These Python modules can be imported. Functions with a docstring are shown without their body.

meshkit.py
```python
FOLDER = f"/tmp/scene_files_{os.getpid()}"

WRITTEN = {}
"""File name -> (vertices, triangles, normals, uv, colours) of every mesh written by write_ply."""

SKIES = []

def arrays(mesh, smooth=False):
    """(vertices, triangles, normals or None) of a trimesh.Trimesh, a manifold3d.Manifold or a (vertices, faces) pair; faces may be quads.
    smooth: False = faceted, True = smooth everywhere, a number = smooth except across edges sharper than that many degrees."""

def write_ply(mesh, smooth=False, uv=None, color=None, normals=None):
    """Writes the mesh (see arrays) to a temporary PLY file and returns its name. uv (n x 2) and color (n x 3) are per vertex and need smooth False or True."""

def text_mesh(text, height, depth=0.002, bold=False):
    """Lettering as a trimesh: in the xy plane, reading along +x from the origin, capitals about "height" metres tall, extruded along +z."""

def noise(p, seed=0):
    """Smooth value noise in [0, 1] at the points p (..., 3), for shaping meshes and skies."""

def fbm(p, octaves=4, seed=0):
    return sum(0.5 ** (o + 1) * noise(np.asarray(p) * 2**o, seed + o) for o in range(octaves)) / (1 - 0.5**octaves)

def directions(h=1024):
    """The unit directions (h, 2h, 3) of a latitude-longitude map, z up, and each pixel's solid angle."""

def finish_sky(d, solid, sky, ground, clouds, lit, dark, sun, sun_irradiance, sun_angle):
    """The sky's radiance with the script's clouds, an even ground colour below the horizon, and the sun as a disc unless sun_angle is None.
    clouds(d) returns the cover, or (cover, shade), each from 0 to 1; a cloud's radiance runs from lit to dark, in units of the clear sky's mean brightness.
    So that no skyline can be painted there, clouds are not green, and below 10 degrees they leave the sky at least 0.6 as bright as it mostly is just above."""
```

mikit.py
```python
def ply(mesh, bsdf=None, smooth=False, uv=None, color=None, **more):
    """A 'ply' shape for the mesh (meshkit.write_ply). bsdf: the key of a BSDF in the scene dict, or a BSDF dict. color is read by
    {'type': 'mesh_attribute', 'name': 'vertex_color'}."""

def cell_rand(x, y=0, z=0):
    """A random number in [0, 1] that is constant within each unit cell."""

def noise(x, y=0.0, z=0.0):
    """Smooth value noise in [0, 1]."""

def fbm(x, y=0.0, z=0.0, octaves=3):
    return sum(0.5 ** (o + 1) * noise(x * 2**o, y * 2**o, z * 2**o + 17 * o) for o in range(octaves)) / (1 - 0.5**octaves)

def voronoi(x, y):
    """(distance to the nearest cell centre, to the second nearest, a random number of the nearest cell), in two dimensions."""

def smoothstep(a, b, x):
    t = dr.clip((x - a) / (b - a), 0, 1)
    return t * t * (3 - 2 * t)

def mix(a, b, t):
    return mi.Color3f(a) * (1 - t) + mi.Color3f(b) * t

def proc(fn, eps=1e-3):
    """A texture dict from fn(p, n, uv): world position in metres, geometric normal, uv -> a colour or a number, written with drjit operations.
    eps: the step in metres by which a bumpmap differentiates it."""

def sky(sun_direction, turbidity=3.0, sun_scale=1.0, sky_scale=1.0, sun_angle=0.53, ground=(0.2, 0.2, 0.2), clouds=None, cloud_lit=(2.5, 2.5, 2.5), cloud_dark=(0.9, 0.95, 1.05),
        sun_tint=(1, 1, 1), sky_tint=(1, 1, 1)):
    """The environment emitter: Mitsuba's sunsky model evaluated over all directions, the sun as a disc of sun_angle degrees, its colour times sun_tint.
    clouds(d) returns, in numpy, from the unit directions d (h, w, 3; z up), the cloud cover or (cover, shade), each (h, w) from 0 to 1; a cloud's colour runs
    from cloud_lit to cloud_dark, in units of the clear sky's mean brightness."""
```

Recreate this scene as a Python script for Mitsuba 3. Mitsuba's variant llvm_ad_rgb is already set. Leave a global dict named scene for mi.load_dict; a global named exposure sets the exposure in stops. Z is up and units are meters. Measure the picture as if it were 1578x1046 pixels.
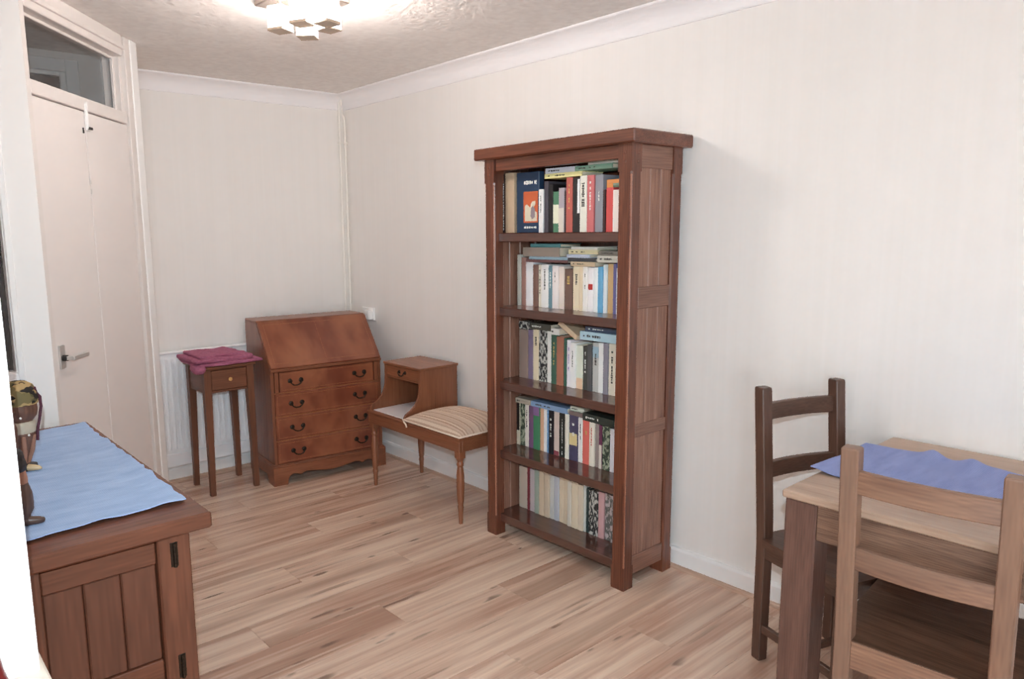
import math, random
import numpy as np, trimesh, manifold3d as m3, mitsuba as mi, drjit as dr
import mikit, meshkit
from mikit import proc, noise, fbm, smoothstep, mix, cell_rand, voronoi
from shapely.geometry import Polygon
T = mi.ScalarTransform4f
rng = random.Random(7)
scene, labels = {}, {}

# ------------------------------------------------------------------ camera, lights, exposure
exposure = 0.32
CAM = np.array([2.72, 4.483, 1.488])
YAW, PITCH, ROLL, FPX, PPX, PPY = math.radians(229.967), math.radians(8.626), math.radians(-0.733), 1135.5, -73.8, 6.5
_f = np.array([math.cos(YAW) * math.cos(PITCH), math.sin(YAW) * math.cos(PITCH), -math.sin(PITCH)])
_r = np.cross(_f, [0, 0, 1.0]); _r /= np.linalg.norm(_r)
_u = np.cross(_r, _f)
_up = -math.sin(ROLL) * _r + math.cos(ROLL) * _u
scene['camera'] = {'type': 'perspective', 'fov': math.degrees(2 * math.atan(789 / FPX)), 'fov_axis': 'x', 'near_clip': 0.05, 'far_clip': 60.0,
                   'principal_point_offset_x': -PPX / 1578, 'principal_point_offset_y': -PPY / 1046,
                   'to_world': T().look_at(origin=CAM.tolist(), target=(CAM + _f).tolist(), up=_up.tolist())}
# the photographer's flash, just above the lens (its shadows fall straight below the chair rails)
scene['flash'] = {'type': 'spot', 'to_world': T().look_at(origin=[2.74, 4.50, 1.66], target=[0.42, 1.35, 0.85], up=[0, 0, 1]), 'cutoff_angle': 64, 'beam_width': 15,
                  'intensity': {'type': 'rgb', 'value': [7.0, 8.9, 9.9]}}
LAMP_W = 60.0      # radiance of the lit glass shades of the ceiling light in view
REAR_W = 40.0      # radiance of the round ceiling lamp in the part of the room behind the camera
LANTERN_W = 10.0   # radiance of the big paper floor lantern behind the camera

# ------------------------------------------------------------------ helpers
def lin(h):
    c = [int(h[i:i + 2], 16) / 255 for i in (0, 2, 4)]
    return [x / 12.92 if x <= 0.04045 else ((x + 0.055) / 1.055) ** 2.4 for x in c]

def rgb(h): return {'type': 'rgb', 'value': lin(h)}

def mat(key, color, rough=0.5, spec=0.5, **k):
    b = {'type': 'principled', 'base_color': rgb(color) if isinstance(color, str) else color, 'roughness': rough, 'specular': spec}
    b.update(k)
    scene[key] = {'type': 'twosided', 'bsdf': b}
    return key

def wood(key, dark, light, axis, rough=0.35, spec=0.5, freq=1.0, wear=None, contrast=1.0, grey=None, coat=0.0):
    D, L = lin(dark), lin(light)
    W = lin(wear) if wear else None
    G = lin(grey) if grey else None
    i, j = [k for k in range(3) if k != axis]
    def fn(p, n, uv):
        al, a, b = p[axis], p[i], p[j]
        g = fbm(al * 3.1 * freq, a * 24 * freq, b * 24 * freq + 5.3, 4)
        blotch = fbm(al * 4 * freq + 2, a * 8 * freq, b * 8 * freq + 1.7, 2)
        fine = noise(al * 14 * freq, a * 210 * freq, b * 210 * freq)
        t = (0.45 * g + 0.28 * fine + 0.27 * blotch - 0.5) * contrast * 1.7 + 0.5
        c = mix(D, L, dr.clip(t, 0, 1))
        if G is not None:
            c = mix(c, G, 0.55 * smoothstep(0.52, 0.72, fbm(al * 1.1 + 9, a * 7, b * 7, 2)))
        if W is not None:
            c = mix(c, W, smoothstep(0.66, 0.74, fbm(al * 9, a * 60, b * 60 + 3, 2)))
        return c
    b = {'type': 'principled', 'base_color': proc(fn), 'roughness': rough, 'specular': spec}
    if coat: b.update({'clearcoat': coat, 'clearcoat_gloss': 0.9})
    scene[key] = {'type': 'twosided', 'bsdf': b}
    return key

def cbox(x0, x1, y0, y1, z0, z1, b=0.003):
    """A box with chamfered edges."""
    b = min(b, 0.45 * min(x1 - x0, y1 - y0, z1 - z0))
    if b <= 0:
        m = trimesh.creation.box([x1 - x0, y1 - y0, z1 - z0]); m.apply_translation([(x0 + x1) / 2, (y0 + y1) / 2, (z0 + z1) / 2]); return m
    pts = []
    for sx in (0, 1):
        for sy in (0, 1):
            for sz in (0, 1):
                c = np.array([x1 if sx else x0, y1 if sy else y0, z1 if sz else z0])
                d = np.array([-b if sx else b, -b if sy else b, -b if sz else b])
                for k in range(3):
                    e = d.copy(); e[k] = 0
                    pts.append(c + e)
    return trimesh.convex.convex_hull(np.array(pts))

def box(x0, x1, y0, y1, z0, z1): return cbox(x0, x1, y0, y1, z0, z1, 0)
def join(*ms): return trimesh.util.concatenate([m for m in ms])
def to_tm(man):
    mm = man.to_mesh(); return trimesh.Trimesh(mm.vert_properties[:, :3], mm.tri_verts, process=False)

def prism(poly, depth, plane='xz', at=0.0):
    """Polygon (list of 2D points or shapely) extruded by depth; plane tells which axes the 2D points are; at = start along the third axis."""
    p = poly if isinstance(poly, Polygon) else Polygon(poly)
    m = trimesh.creation.extrude_polygon(p, depth)
    v = m.vertices.copy()
    if plane == 'xy': w = np.column_stack([v[:, 0], v[:, 1], v[:, 2] + at])
    elif plane == 'xz': w = np.column_stack([v[:, 0], v[:, 2] + at, v[:, 1]])
    else: w = np.column_stack([v[:, 2] + at, v[:, 0], v[:, 1]])
    m = trimesh.Trimesh(w, m.faces, process=False)
    if m.volume < 0: m.invert()
    return m

def lathe(profile, n=28, center=(0, 0, 0)):
    m = trimesh.creation.revolve(np.array(profile, float), sections=n)
    m.apply_translation(center)
    if m.volume < 0: m.invert()
    return m

def tube(pts, r, n=10):
    """A tube along points."""
    pts = np.array(pts, float); V, F = [], []
    up = np.array([0.13, 0.21, 0.97])
    for k, p in enumerate(pts):
        t = pts[min(k + 1, len(pts) - 1)] - pts[max(k - 1, 0)]; t /= np.linalg.norm(t)
        a = np.cross(t, up)
        if np.linalg.norm(a) < 0.2: a = np.cross(t, [1, 0, 0])
        a /= np.linalg.norm(a); c = np.cross(t, a)
        rr = r[k] if hasattr(r, '__len__') else r
        for q in range(n):
            th = 2 * math.pi * q / n
            V.append(p + rr * (math.cos(th) * a + math.sin(th) * c))
    for k in range(len(pts) - 1):
        for q in range(n):
            i0, i1 = k * n + q, k * n + (q + 1) % n
            F += [[i0, i1, i1 + n], [i0, i1 + n, i0 + n]]
    V += [pts[0], pts[-1]]
    for q in range(n):
        F += [[len(V) - 2, (q + 1) % n, q], [len(V) - 1, (len(pts) - 1) * n + q, (len(pts) - 1) * n + (q + 1) % n]]
    m = trimesh.Trimesh(V, F, process=False)
    if m.volume < 0: m.invert()
    return m

def xf(m, M):
    m = m.copy(); m.apply_transform(M); return m

def frame(origin, ex, ey):
    """4x4 that takes local x, y, z to ex, ey, up at origin."""
    M = np.eye(4); M[:2, 0] = ex; M[:2, 1] = ey; M[:3, 3] = origin
    return M

def rotz(deg, origin=(0, 0, 0)):
    a = math.radians(deg)
    return frame(origin, (math.cos(a), math.sin(a)), (-math.sin(a), math.cos(a)))

def put(name, mesh, bsdf, parent=None, M=None, smooth=False, label=None, **k):
    """One entry of the scene, numbered when its name is taken."""
    key = (parent + '__' if parent else '') + name
    if key in scene or key in labels:
        n = 1
        while f'{key}_{n:03d}' in scene or f'{key}_{n:03d}' in labels: n += 1
        key = f'{key}_{n:03d}'
    if M is not None: mesh = xf(mesh, M)
    scene[key] = mikit.ply(mesh, bsdf, smooth=smooth, **k)
    if label and parent: labels[key] = {'label': label}
    return key

def thing(name, label, cat, group=None):
    """A thing without a mesh of its own: the key its parts start with."""
    key = name; n = 0
    while key in labels or any(s == key or s.startswith(key + '__') for s in scene):
        n += 1; key = f'{name}_{n:03d}'
    labels[key] = {'label': label, 'category': cat}
    if group: labels[key]['group'] = group
    return key

def one(name, mesh, bsdf, label, cat, group=None, **k):
    key = put(name, mesh, bsdf, **k)
    labels[key] = {'label': label, 'category': cat}
    if group: labels[key]['group'] = group
    return key

def struct(key, mesh, bsdf, label, cat, **k):
    if mesh is not None: scene[key] = mikit.ply(mesh, bsdf, **k)
    labels[key] = {'label': label, 'category': cat, 'kind': 'structure'}
    return key

def loft(rings):
    """A closed skin over rings of equally many points, the ends capped as fans."""
    rings = np.array(rings, float); k, n = rings.shape[:2]
    V = rings.reshape(-1, 3); F = []
    for a in range(k - 1):
        for q in range(n):
            i0, i1 = a * n + q, a * n + (q + 1) % n
            F += [[i0, i1, i1 + n], [i0, i1 + n, i0 + n]]
    V = np.vstack([V, rings[0].mean(0), rings[-1].mean(0)])
    for q in range(n):
        F += [[k * n, (q + 1) % n, q], [k * n + 1, (k - 1) * n + q, (k - 1) * n + (q + 1) % n]]
    m = trimesh.Trimesh(V, F, process=False)
    if m.volume < 0: m.invert()
    return m

def oct_ring(hx, hy, c):
    return [(-hx + c, -hy), (hx - c, -hy), (hx, -hy + c), (hx, hy - c), (hx - c, hy), (-hx + c, hy), (-hx, hy - c), (-hx, -hy + c)]

def rbox(x0, x1, y0, y1, z0, z1, r, seg=12):
    """A box with round edges."""
    s = m3.Manifold.sphere(r, seg)
    return to_tm(m3.Manifold.batch_hull([s.translate([x, y, z]) for x in (x0 + r, x1 - r) for y in (y0 + r, y1 - r) for z in (z0 + r, z1 - r)]))

def grid_sheet(nx, ny, fn, thick):
    """A thin closed cloth: fn(u, v) gives its upper surface."""
    u, v = np.meshgrid(np.linspace(0, 1, nx), np.linspace(0, 1, ny), indexing='ij')
    P = fn(u, v).reshape(-1, 3); Q = P - [0, 0, thick]
    I = np.arange(nx * ny).reshape(nx, ny); N = nx * ny
    a, b, c, d = I[:-1, :-1].ravel(), I[1:, :-1].ravel(), I[1:, 1:].ravel(), I[:-1, 1:].ravel()
    F = [np.c_[a, b, c], np.c_[a, c, d], np.c_[a, c, b] + N, np.c_[a, d, c] + N]
    ring = np.concatenate([I[:-1, 0], I[-1, :-1], I[:0:-1, -1], I[0, :0:-1]])
    nx_ = np.roll(ring, -1)
    F += [np.c_[ring, ring + N, nx_ + N], np.c_[ring, nx_ + N, nx_]]
    m = trimesh.Trimesh(np.vstack([P, Q]), np.vstack(F), process=False)
    if m.volume < 0: m.invert()
    return m

# ------------------------------------------------------------------ materials
def wall_fn(p, n, uv):
    h = p[0] + p[1]
    s = noise(h * 55, p[2] * 1.1, 0) * 0.6 + noise(h * 140, p[2] * 2.2, 4) * 0.4
    c = mix(lin('e8e3de'), lin('ebe6e2'), s)
    return c
scene['wallpaper'] = {'type': 'twosided', 'bsdf': {'type': 'principled', 'base_color': proc(wall_fn), 'roughness': 0.6, 'specular': 0.3}}
def ceil_fn(p, n, uv):
    return mix(lin('ccc5c0'), lin('dad4cf'), fbm(p[0] * 38, p[1] * 38, 0, 3))
def ceil_bump(p, n, uv): return fbm(p[0] * 60, p[1] * 60, 2.0, 3)
scene['ceiling_plaster'] = {'type': 'twosided', 'bsdf': {'type': 'bumpmap', 'arbitrary': proc(ceil_bump, 2e-3), 'scale': 0.006, 'bsdf': {'type': 'principled', 'base_color': proc(ceil_fn), 'roughness': 0.9, 'specular': 0.1}}}
mat('white_gloss', 'f0eeec', 0.35)
mat('white_paint', 'ece9e6', 0.45)
mat('door_frame', 'ded6d1', 0.45)
mat('door_paint', 'e2dad6', 0.45)
mat('cove_white', 'ece8e8', 0.6, 0.3)
mat('plain_wall', 'e6e0db', 0.7, 0.2)
mat('dark_gap', '3a302c', 0.9, 0.1)
mat('pipe_cream', 'ece6de', 0.35)
mat('chrome', 'cfccc8', 0.42, metallic=0.7)
mat('black_plastic', '1c1a1a', 0.4)
mat('radiator_white', 'f4f4f6', 0.3)
mat('worktop_beige', 'e0d3c4', 0.5)
scene['pane_glass'] = {'type': 'thindielectric', 'int_ior': 1.5}
mat('night', '0c0a0c', 0.8, 0.1)

PW, PL = 0.192, 1.285
def floor_fn(p, n, uv):
    row = dr.floor(p[1] / PW)
    o = (row * 0.37 - dr.floor(row * 0.37)) * PL
    col = dr.floor((p[0] + o) / PL)
    r, r2 = cell_rand(row, col, 3), cell_rand(row, col, 8)
    al, ac = p[0] + r * 41, p[1] + r2 * 13
    wob = ac + 0.012 * noise(al * 2.3, ac * 5, 1)
    g = fbm(al * 1.1, wob * 17, 0.5, 4)
    fine = noise(al * 8, ac * 190, 2)
    mid = noise(al * 3.5, wob * 70, 4.4)
    c = mix(lin('b48b76'), lin('e6cbb5'), dr.clip((g - 0.5) * 1.9 + 0.5 + (r - 0.5) * 0.40 + (fine - 0.5) * 0.25 + (mid - 0.5) * 0.35, 0, 1))
    band = smoothstep(0.56, 0.78, fbm(al * 0.7 + 7, wob * 11, 3.1, 3))
    c = mix(c, lin('9c7661'), 0.70 * band * (0.55 + 0.45 * mid))
    streak = smoothstep(0.62, 0.80, fbm(al * 2.6 + 2, wob * 46, 5.7, 3))
    c = mix(c, lin('8a6653'), 0.65 * streak)
    pale = smoothstep(0.60, 0.78, fbm(al * 0.8 + 3, wob * 30, 8.1, 2))
    c = mix(c, lin('ecd6c2'), 0.40 * pale)
    kn = smoothstep(0.66, 0.78, fbm(al * 7.5, ac * 30, 6.6, 2)) * smoothstep(0.55, 0.66, noise(al * 2.1, ac * 7, 2.2))
    c = mix(c, lin('6a4e40'), 0.8 * kn)
    return c
scene['laminate'] = {'type': 'twosided', 'bsdf': {'type': 'principled', 'base_color': proc(floor_fn), 'roughness': 0.32, 'specular': 0.45}}
wood('beading_wood', 'a98672', 'd0b29d', 1)

BC = dict(dark='3d1f16', light='77442f', rough=0.28, spec=0.55)
for ax, nm in enumerate('xyz'): wood('bookcase_' + nm, axis=ax, **BC)
wood('bookcase_edge', '6d3b28', 'a87258', 2, 0.3)
wood('bookcase_panel', '674336', '946d5b', 2, 0.42, contrast=1.0)
wood('bookcase_rail', '5f3e32', '876252', 0, 0.42)
for ax, nm in enumerate('xyz'): wood('desk_' + nm, '5f3322', '8a573e', ax, 0.3, freq=0.7, contrast=0.8)
def burr_fn(p, n, uv):
    a = p[0] * 0.99 - p[1] * 0.11
    q = fbm(a * 5, p[2] * 4, 1.3, 3); w = fbm(a * 17 + q * 2, p[2] * 13 + q * 2, 0.3, 3)
    t = smoothstep(0.30, 0.74, 0.65 * q + 0.35 * w)
    return mix(lin('6c3727'), lin('925b40'), t)
scene['desk_burr'] = {'type': 'twosided', 'bsdf': {'type': 'principled', 'base_color': proc(burr_fn), 'roughness': 0.28, 'specular': 0.5}}
mat('desk_line', '8f5a3c', 0.35)
mat('bronze', '2e231a', 0.4, metallic=0.6)
for ax, nm in enumerate('xyz'): wood('bench_' + nm, '643925', '8d5a3f', ax, 0.32, freq=0.8, contrast=0.8)
for ax, nm in enumerate('xyz'): wood('stand_' + nm, '4e2e20', '754a35', ax, 0.4, contrast=0.9)
mat('knob_gold', 'c79a63', 0.3)
for ax, nm in enumerate('xyz'): wood('sideboard_' + nm, '432519', '7a4a36', ax, 0.36, contrast=0.8)
wood('sideboard_panel', '402419', '6f4433', 2, 0.38, freq=0.8, contrast=0.8)
for ax, nm in enumerate('xyz'): wood('dark_oak_' + nm, '38251e', '644739', ax, 0.36, contrast=0.8)
for ax, nm in enumerate('xyz'): wood('worn_oak_' + nm, '63463a', '93705a', ax, 0.42, contrast=1.1, grey='70584b')
wood('worn_seat', '38271d', '6f5140', 1, 0.40, contrast=1.0, freq=1.4)
wood('table_top', '8f7360', 'b59a87', 1, 0.36, grey='9a897c', contrast=0.8)
wood('table_apron', '52392d', '8b6b58', 1, 0.5, contrast=1.1, freq=1.7)
wood('table_leg', '452e27', '6d4e43', 2, 0.48, contrast=0.8, freq=1.5)
wood('table_apron_x', '4a352a', '927360', 0, 0.5, contrast=1.7)

def weave(c0, c1, scale=900):
    A, B = lin(c0), lin(c1)
    def fn(p, n, uv):
        w = 0.5 + 0.25 * dr.sin(p[0] * scale) + 0.25 * dr.sin(p[1] * scale)
        return mix(A, B, dr.clip(0.45 * w + 0.75 * (fbm(p[0] * 14, p[1] * 60, 0, 3) - 0.5) + 0.35, 0, 1))
    return proc(fn)
scene['blue_cloth'] = {'type': 'twosided', 'bsdf': {'type': 'principled', 'base_color': weave('849ec3', 'a7bad8', 1300), 'roughness': 0.9, 'specular': 0.1, 'sheen': 0.3}}
scene['violet_cloth'] = {'type': 'twosided', 'bsdf': {'type': 'principled', 'base_color': weave('6e78a6', '8d97c0', 1300), 'roughness': 0.9, 'specular': 0.1, 'sheen': 0.3}}
def plum_fn(p, n, uv): return mix(lin('84465e'), lin('aa6a80'), fbm(p[0] * 90, p[1] * 90, p[2] * 90, 3))
scene['plum_cloth'] = {'type': 'twosided', 'bsdf': {'type': 'principled', 'base_color': proc(plum_fn), 'roughness': 0.95, 'specular': 0.1, 'sheen': 0.4}}
def stripe_fn(p, n, uv):
    x = p[0] * 105 + 0.25 * noise(p[1] * 9, p[0] * 30, 0)
    k = cell_rand(dr.floor(x), 0, 2)
    c = mix(lin('a58473'), lin('dac6b2'), k)
    return mix(c, lin('c9b09c'), 0.5 * noise(p[0] * 300, p[1] * 300, 0))
scene['stripe_cloth'] = {'type': 'twosided', 'bsdf': {'type': 'principled', 'base_color': proc(stripe_fn), 'roughness': 0.9, 'specular': 0.1}}
mat('cushion_edge', 'd9c7b6', 0.9, 0.1)
mat('marble_white', 'e4dfe0', 0.3)
scene['book_cover'] = {'type': 'twosided', 'bsdf': {'type': 'principled', 'base_color': {'type': 'mesh_attribute', 'name': 'vertex_color'}, 'roughness': 0.42, 'specular': 0.4}}
mat('book_pages', 'ddd0ba', 0.9, 0.1)
mat('ink_black', '4a4643', 0.7, 0.2)
mat('ink_red', 'b8443f', 0.7, 0.2)
mat('ink_gold', 'c8a868', 0.5, 0.4)
mat('ink_violet', '8a6aa8', 0.7, 0.2)
mat('ink_white', 'e8e6e0', 0.7, 0.2)
mat('ink_navy', '33427e', 0.7, 0.2)
def mottle(c0, c1, s=90):
    A, B = lin(c0), lin(c1)
    def fn(p, n, uv): return mix(A, B, smoothstep(0.46, 0.58, fbm(p[0] * s, p[1] * s * 1.6, p[2] * s * 0.7, 3)))
    return proc(fn)
for nm, a, b in (('mottle_bw', '2c2c2c', 'b9b7b0'), ('mottle_green', '3d473b', '9aa08a'), ('mottle_grey', '6b6a66', 'c4b8b8')):
    scene[nm] = {'type': 'twosided', 'bsdf': {'type': 'principled', 'base_color': mottle(a, b), 'roughness': 0.5, 'specular': 0.4}}

# ------------------------------------------------------------------ the setting
H = 2.4
XM, YM = 4.6, 6.4
struct('floor', box(-0.1, XM + 0.1, -0.1, YM + 0.1, -0.06, -0.0121), 'dark_gap', 'laminate plank floor of warm light brown oak, boards running towards the left wall', 'floor')
nplank = 0
for row in range(0, int(YM / PW) + 1):
    o = (row * 0.37) % 1.0 * PL
    y0, y1 = max(row * PW, 0.0), min((row + 1) * PW, YM)
    k = 0
    while True:
        x0, x1 = k * PL - o, (k + 1) * PL - o
        k += 1
        if x0 >= XM: break
        x0, x1 = max(x0, 0.0), min(x1, XM)
        if x1 - x0 < 0.02: continue
        if nplank < 300:
            put('plank', cbox(x0 + 0.0003, x1 - 0.0003, y0 + 0.0003, y1 - 0.0003, -0.012, 0.0, 0.0009), 'laminate', 'floor')
            nplank += 1
struct('ceiling', box(-0.1, XM + 0.1, -0.1, YM + 0.1, H, H + 0.08), 'ceiling_plaster', 'off white textured plaster ceiling', 'ceiling')
struct('wall_right', box(-0.1, 0, -0.1, YM + 0.1, -0.06, H), 'wallpaper', 'long cream papered wall behind the bookcase and dining table', 'wall')
struct('wall_back', box(0, 1.56, -0.1, 0, -0.06, H), 'wallpaper', 'cream papered end wall behind the writing bureau and radiator', 'wall')
struct('wall_return', box(1.518, 1.56, 0, 0.60, 0, H), 'plain_wall', 'short cream return wall behind the right post of the angled door', 'wall')
struct('wall_hall', box(1.56, XM, 0.15, 0.25, 0, H), 'plain_wall', 'hallway wall seen through the glass above the angled door', 'wall')
struct('wall_left', box(2.64, 2.74, 1.42, 3.1, 0, H), 'plain_wall', 'white wall along the back of the sideboard', 'wall')
struct('wall_rear', box(0, XM, YM, YM + 0.1, 0, H), 'wallpaper', 'cream wall behind the camera', 'wall')
struct('wall_far_left', box(XM, XM + 0.1, -0.1, YM + 0.1, 0, H), 'wallpaper', 'cream wall at the left of the camera', 'wall')
# window wall (faces the camera): pier, below and above the window
WX0, WX1, WZ0, WZ1 = 2.246, 2.62, 0.972, 2.22
struct('wall_window', join(box(2.15, WX0, 1.30, 1.42, 0, H), box(WX0, 2.74, 1.30, 1.42, 0, WZ0), box(WX0, 2.74, 1.30, 1.42, WZ1, H), box(WX1, 2.74, 1.30, 1.42, WZ0, WZ1)), 'white_paint',
       'white wall with a narrow window at the far end of the sideboard', 'wall')
w1 = struct('window_1', None, None, 'narrow dark window in white frame behind the carved figures', 'window')
fr = [cbox(WX0, WX0 + 0.021, 1.335, 1.428, WZ0, WZ1), cbox(WX1 - 0.03, WX1, 1.335, 1.428, WZ0, WZ1), cbox(WX0 + 0.021, WX1 - 0.03, 1.335, 1.428, WZ0, WZ0 + 0.03), cbox(WX0 + 0.021, WX1 - 0.03, 1.335, 1.428, WZ1 - 0.03, WZ1)]
put('frame', join(*fr), 'white_gloss', w1)
put('bead', join(cbox(WX0 + 0.021, WX0 + 0.025, 1.405, 1.420, WZ0 + 0.03, WZ1 - 0.03, 0.001), cbox(WX0 + 0.025, WX1 - 0.03, 1.405, 1.420, WZ0 + 0.03, WZ0 + 0.036, 0.002)), 'white_gloss', w1)
put('pane', box(WX0 + 0.021, WX1 - 0.03, 1.402, 1.4021, WZ0 + 0.03, WZ1 - 0.03), 'pane_glass', w1)
put('blind', box(WX0 + 0.01, WX1 - 0.01, 1.31, 1.314, WZ0 + 0.01, WZ1 - 0.01), 'night', w1, label='black blind behind the glass')

# cornice
def cove(n=7, r=0.088):
    p = [(0, 0), (0, -r - 0.004), (0.006, -r - 0.004), (0.006, -r + 0.004)]
    p += [(r - (r - 0.010) * math.cos(a), -r + (r - 0.010) * math.sin(a)) for a in np.linspace(0, math.pi / 2, n)]
    p += [(r + 0.004, -0.006), (r + 0.004, 0)]
    return p
struct('trim_1', prism([(d, H + z) for d, z in cove()], 1.518, 'yz', 0.0), 'cove_white', 'white coved cornice along the end wall', 'cornice', smooth=25)
struct('trim_2', prism([(d, H + z) for d, z in cove()], YM, 'xz', 0.0), 'cove_white', 'white coved cornice along the long right wall', 'cornice', smooth=25)
# skirting and floor beading
sk = [(0, 0.0), (0.018, 0.0), (0.018, 0.078), (0.012, 0.09), (0, 0.092)]
struct('baseboard_right', prism(sk, YM, 'xz', 0.0), 'white_gloss', 'white skirting board along the long right wall', 'skirting board')
struct('baseboard_back', prism(sk, 1.518, 'yz', 0.0), 'white_gloss', 'white skirting board along the end wall', 'skirting board')
bd = [(0.018, 0.0), (0.034, 0.0), (0.033, 0.008), (0.028, 0.014), (0.018, 0.016)]
struct('trim_3', prism(bd, YM, 'xz', 0.0), 'beading_wood', 'thin oak beading at the foot of the right skirting', 'beading')
struct('trim_4', prism(bd, 1.518, 'yz', 0.0), 'beading_wood', 'thin oak beading at the foot of the end wall skirting', 'beading')

# angled door: local x = along the wall from the right post, local y = towards the room
DD = math.radians(50.085)
DM = frame((1.554, 0.677, 0), (math.cos(DD), math.sin(DD)), (-math.sin(DD), math.cos(DD)))
d1 = struct('door_1', None, None, 'cream painted folding door set at an angle across the left corner', 'door')
put('architrave', cbox(-0.04, 0.03, -0.10, 0.004, 0, H), 'white_gloss', d1, DM)
put('frame', join(cbox(0.03, 0.085, -0.10, 0.0, 0, H), cbox(0.085, 0.108, -0.10, -0.022, 0, H, 0.002), cbox(0.887, 0.965, -0.10, 0.0, 0, H),
                  cbox(0.108, 0.887, -0.10, 0.0, 2.306, H), cbox(0.108, 0.887, -0.10, 0.0, 2.004, 2.056), cbox(0.108, 0.887, 0.0, 0.012, 2.335, 2.352, 0.002)), 'door_frame', d1, DM)
put('panel', cbox(0.508, 0.885, -0.042, -0.004, 0.006, 1.998, 0.002), 'door_paint', d1, DM)
put('panel', cbox(0.110, 0.504, -0.042, -0.004, 0.006, 1.998, 0.002), 'door_paint', d1, DM)
hp = put('handle_plate', cbox(0.835, 0.872, -0.004, 0.004, 0.985, 1.075, 0.001), 'chrome', d1, DM)
put('handle_rose', xf(trimesh.creation.cylinder(0.012, 0.02, sections=20), DM @ np.array([[1, 0, 0, 0.855], [0, 0, 1, 0.012], [0, -1, 0, 1.026], [0, 0, 0, 1]])), 'black_plastic', d1)
put('handle_lever', join(cbox(0.845, 0.863, 0.004, 0.05, 1.018, 1.034, 0.002), cbox(0.745, 0.863, 0.04, 0.052, 1.017, 1.035, 0.003)), 'chrome', d1, DM)
put('bolt', join(cbox(0.493, 0.509, -0.004, 0.003, 1.925, 2.03, 0.001), cbox(0.497, 0.505, 0.0, 0.008, 1.93, 2.04, 0.001)), 'white_gloss', d1, DM)
put('bolt_knob', cbox(0.478, 0.503, 0.004, 0.014, 1.928, 1.938, 0.001), 'black_plastic', d1, DM)
put('bolt_hole', join(cbox(0.523, 0.533, -0.004, -0.001, 1.91, 1.932, 0.001)), 'black_plastic', d1, DM)
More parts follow.
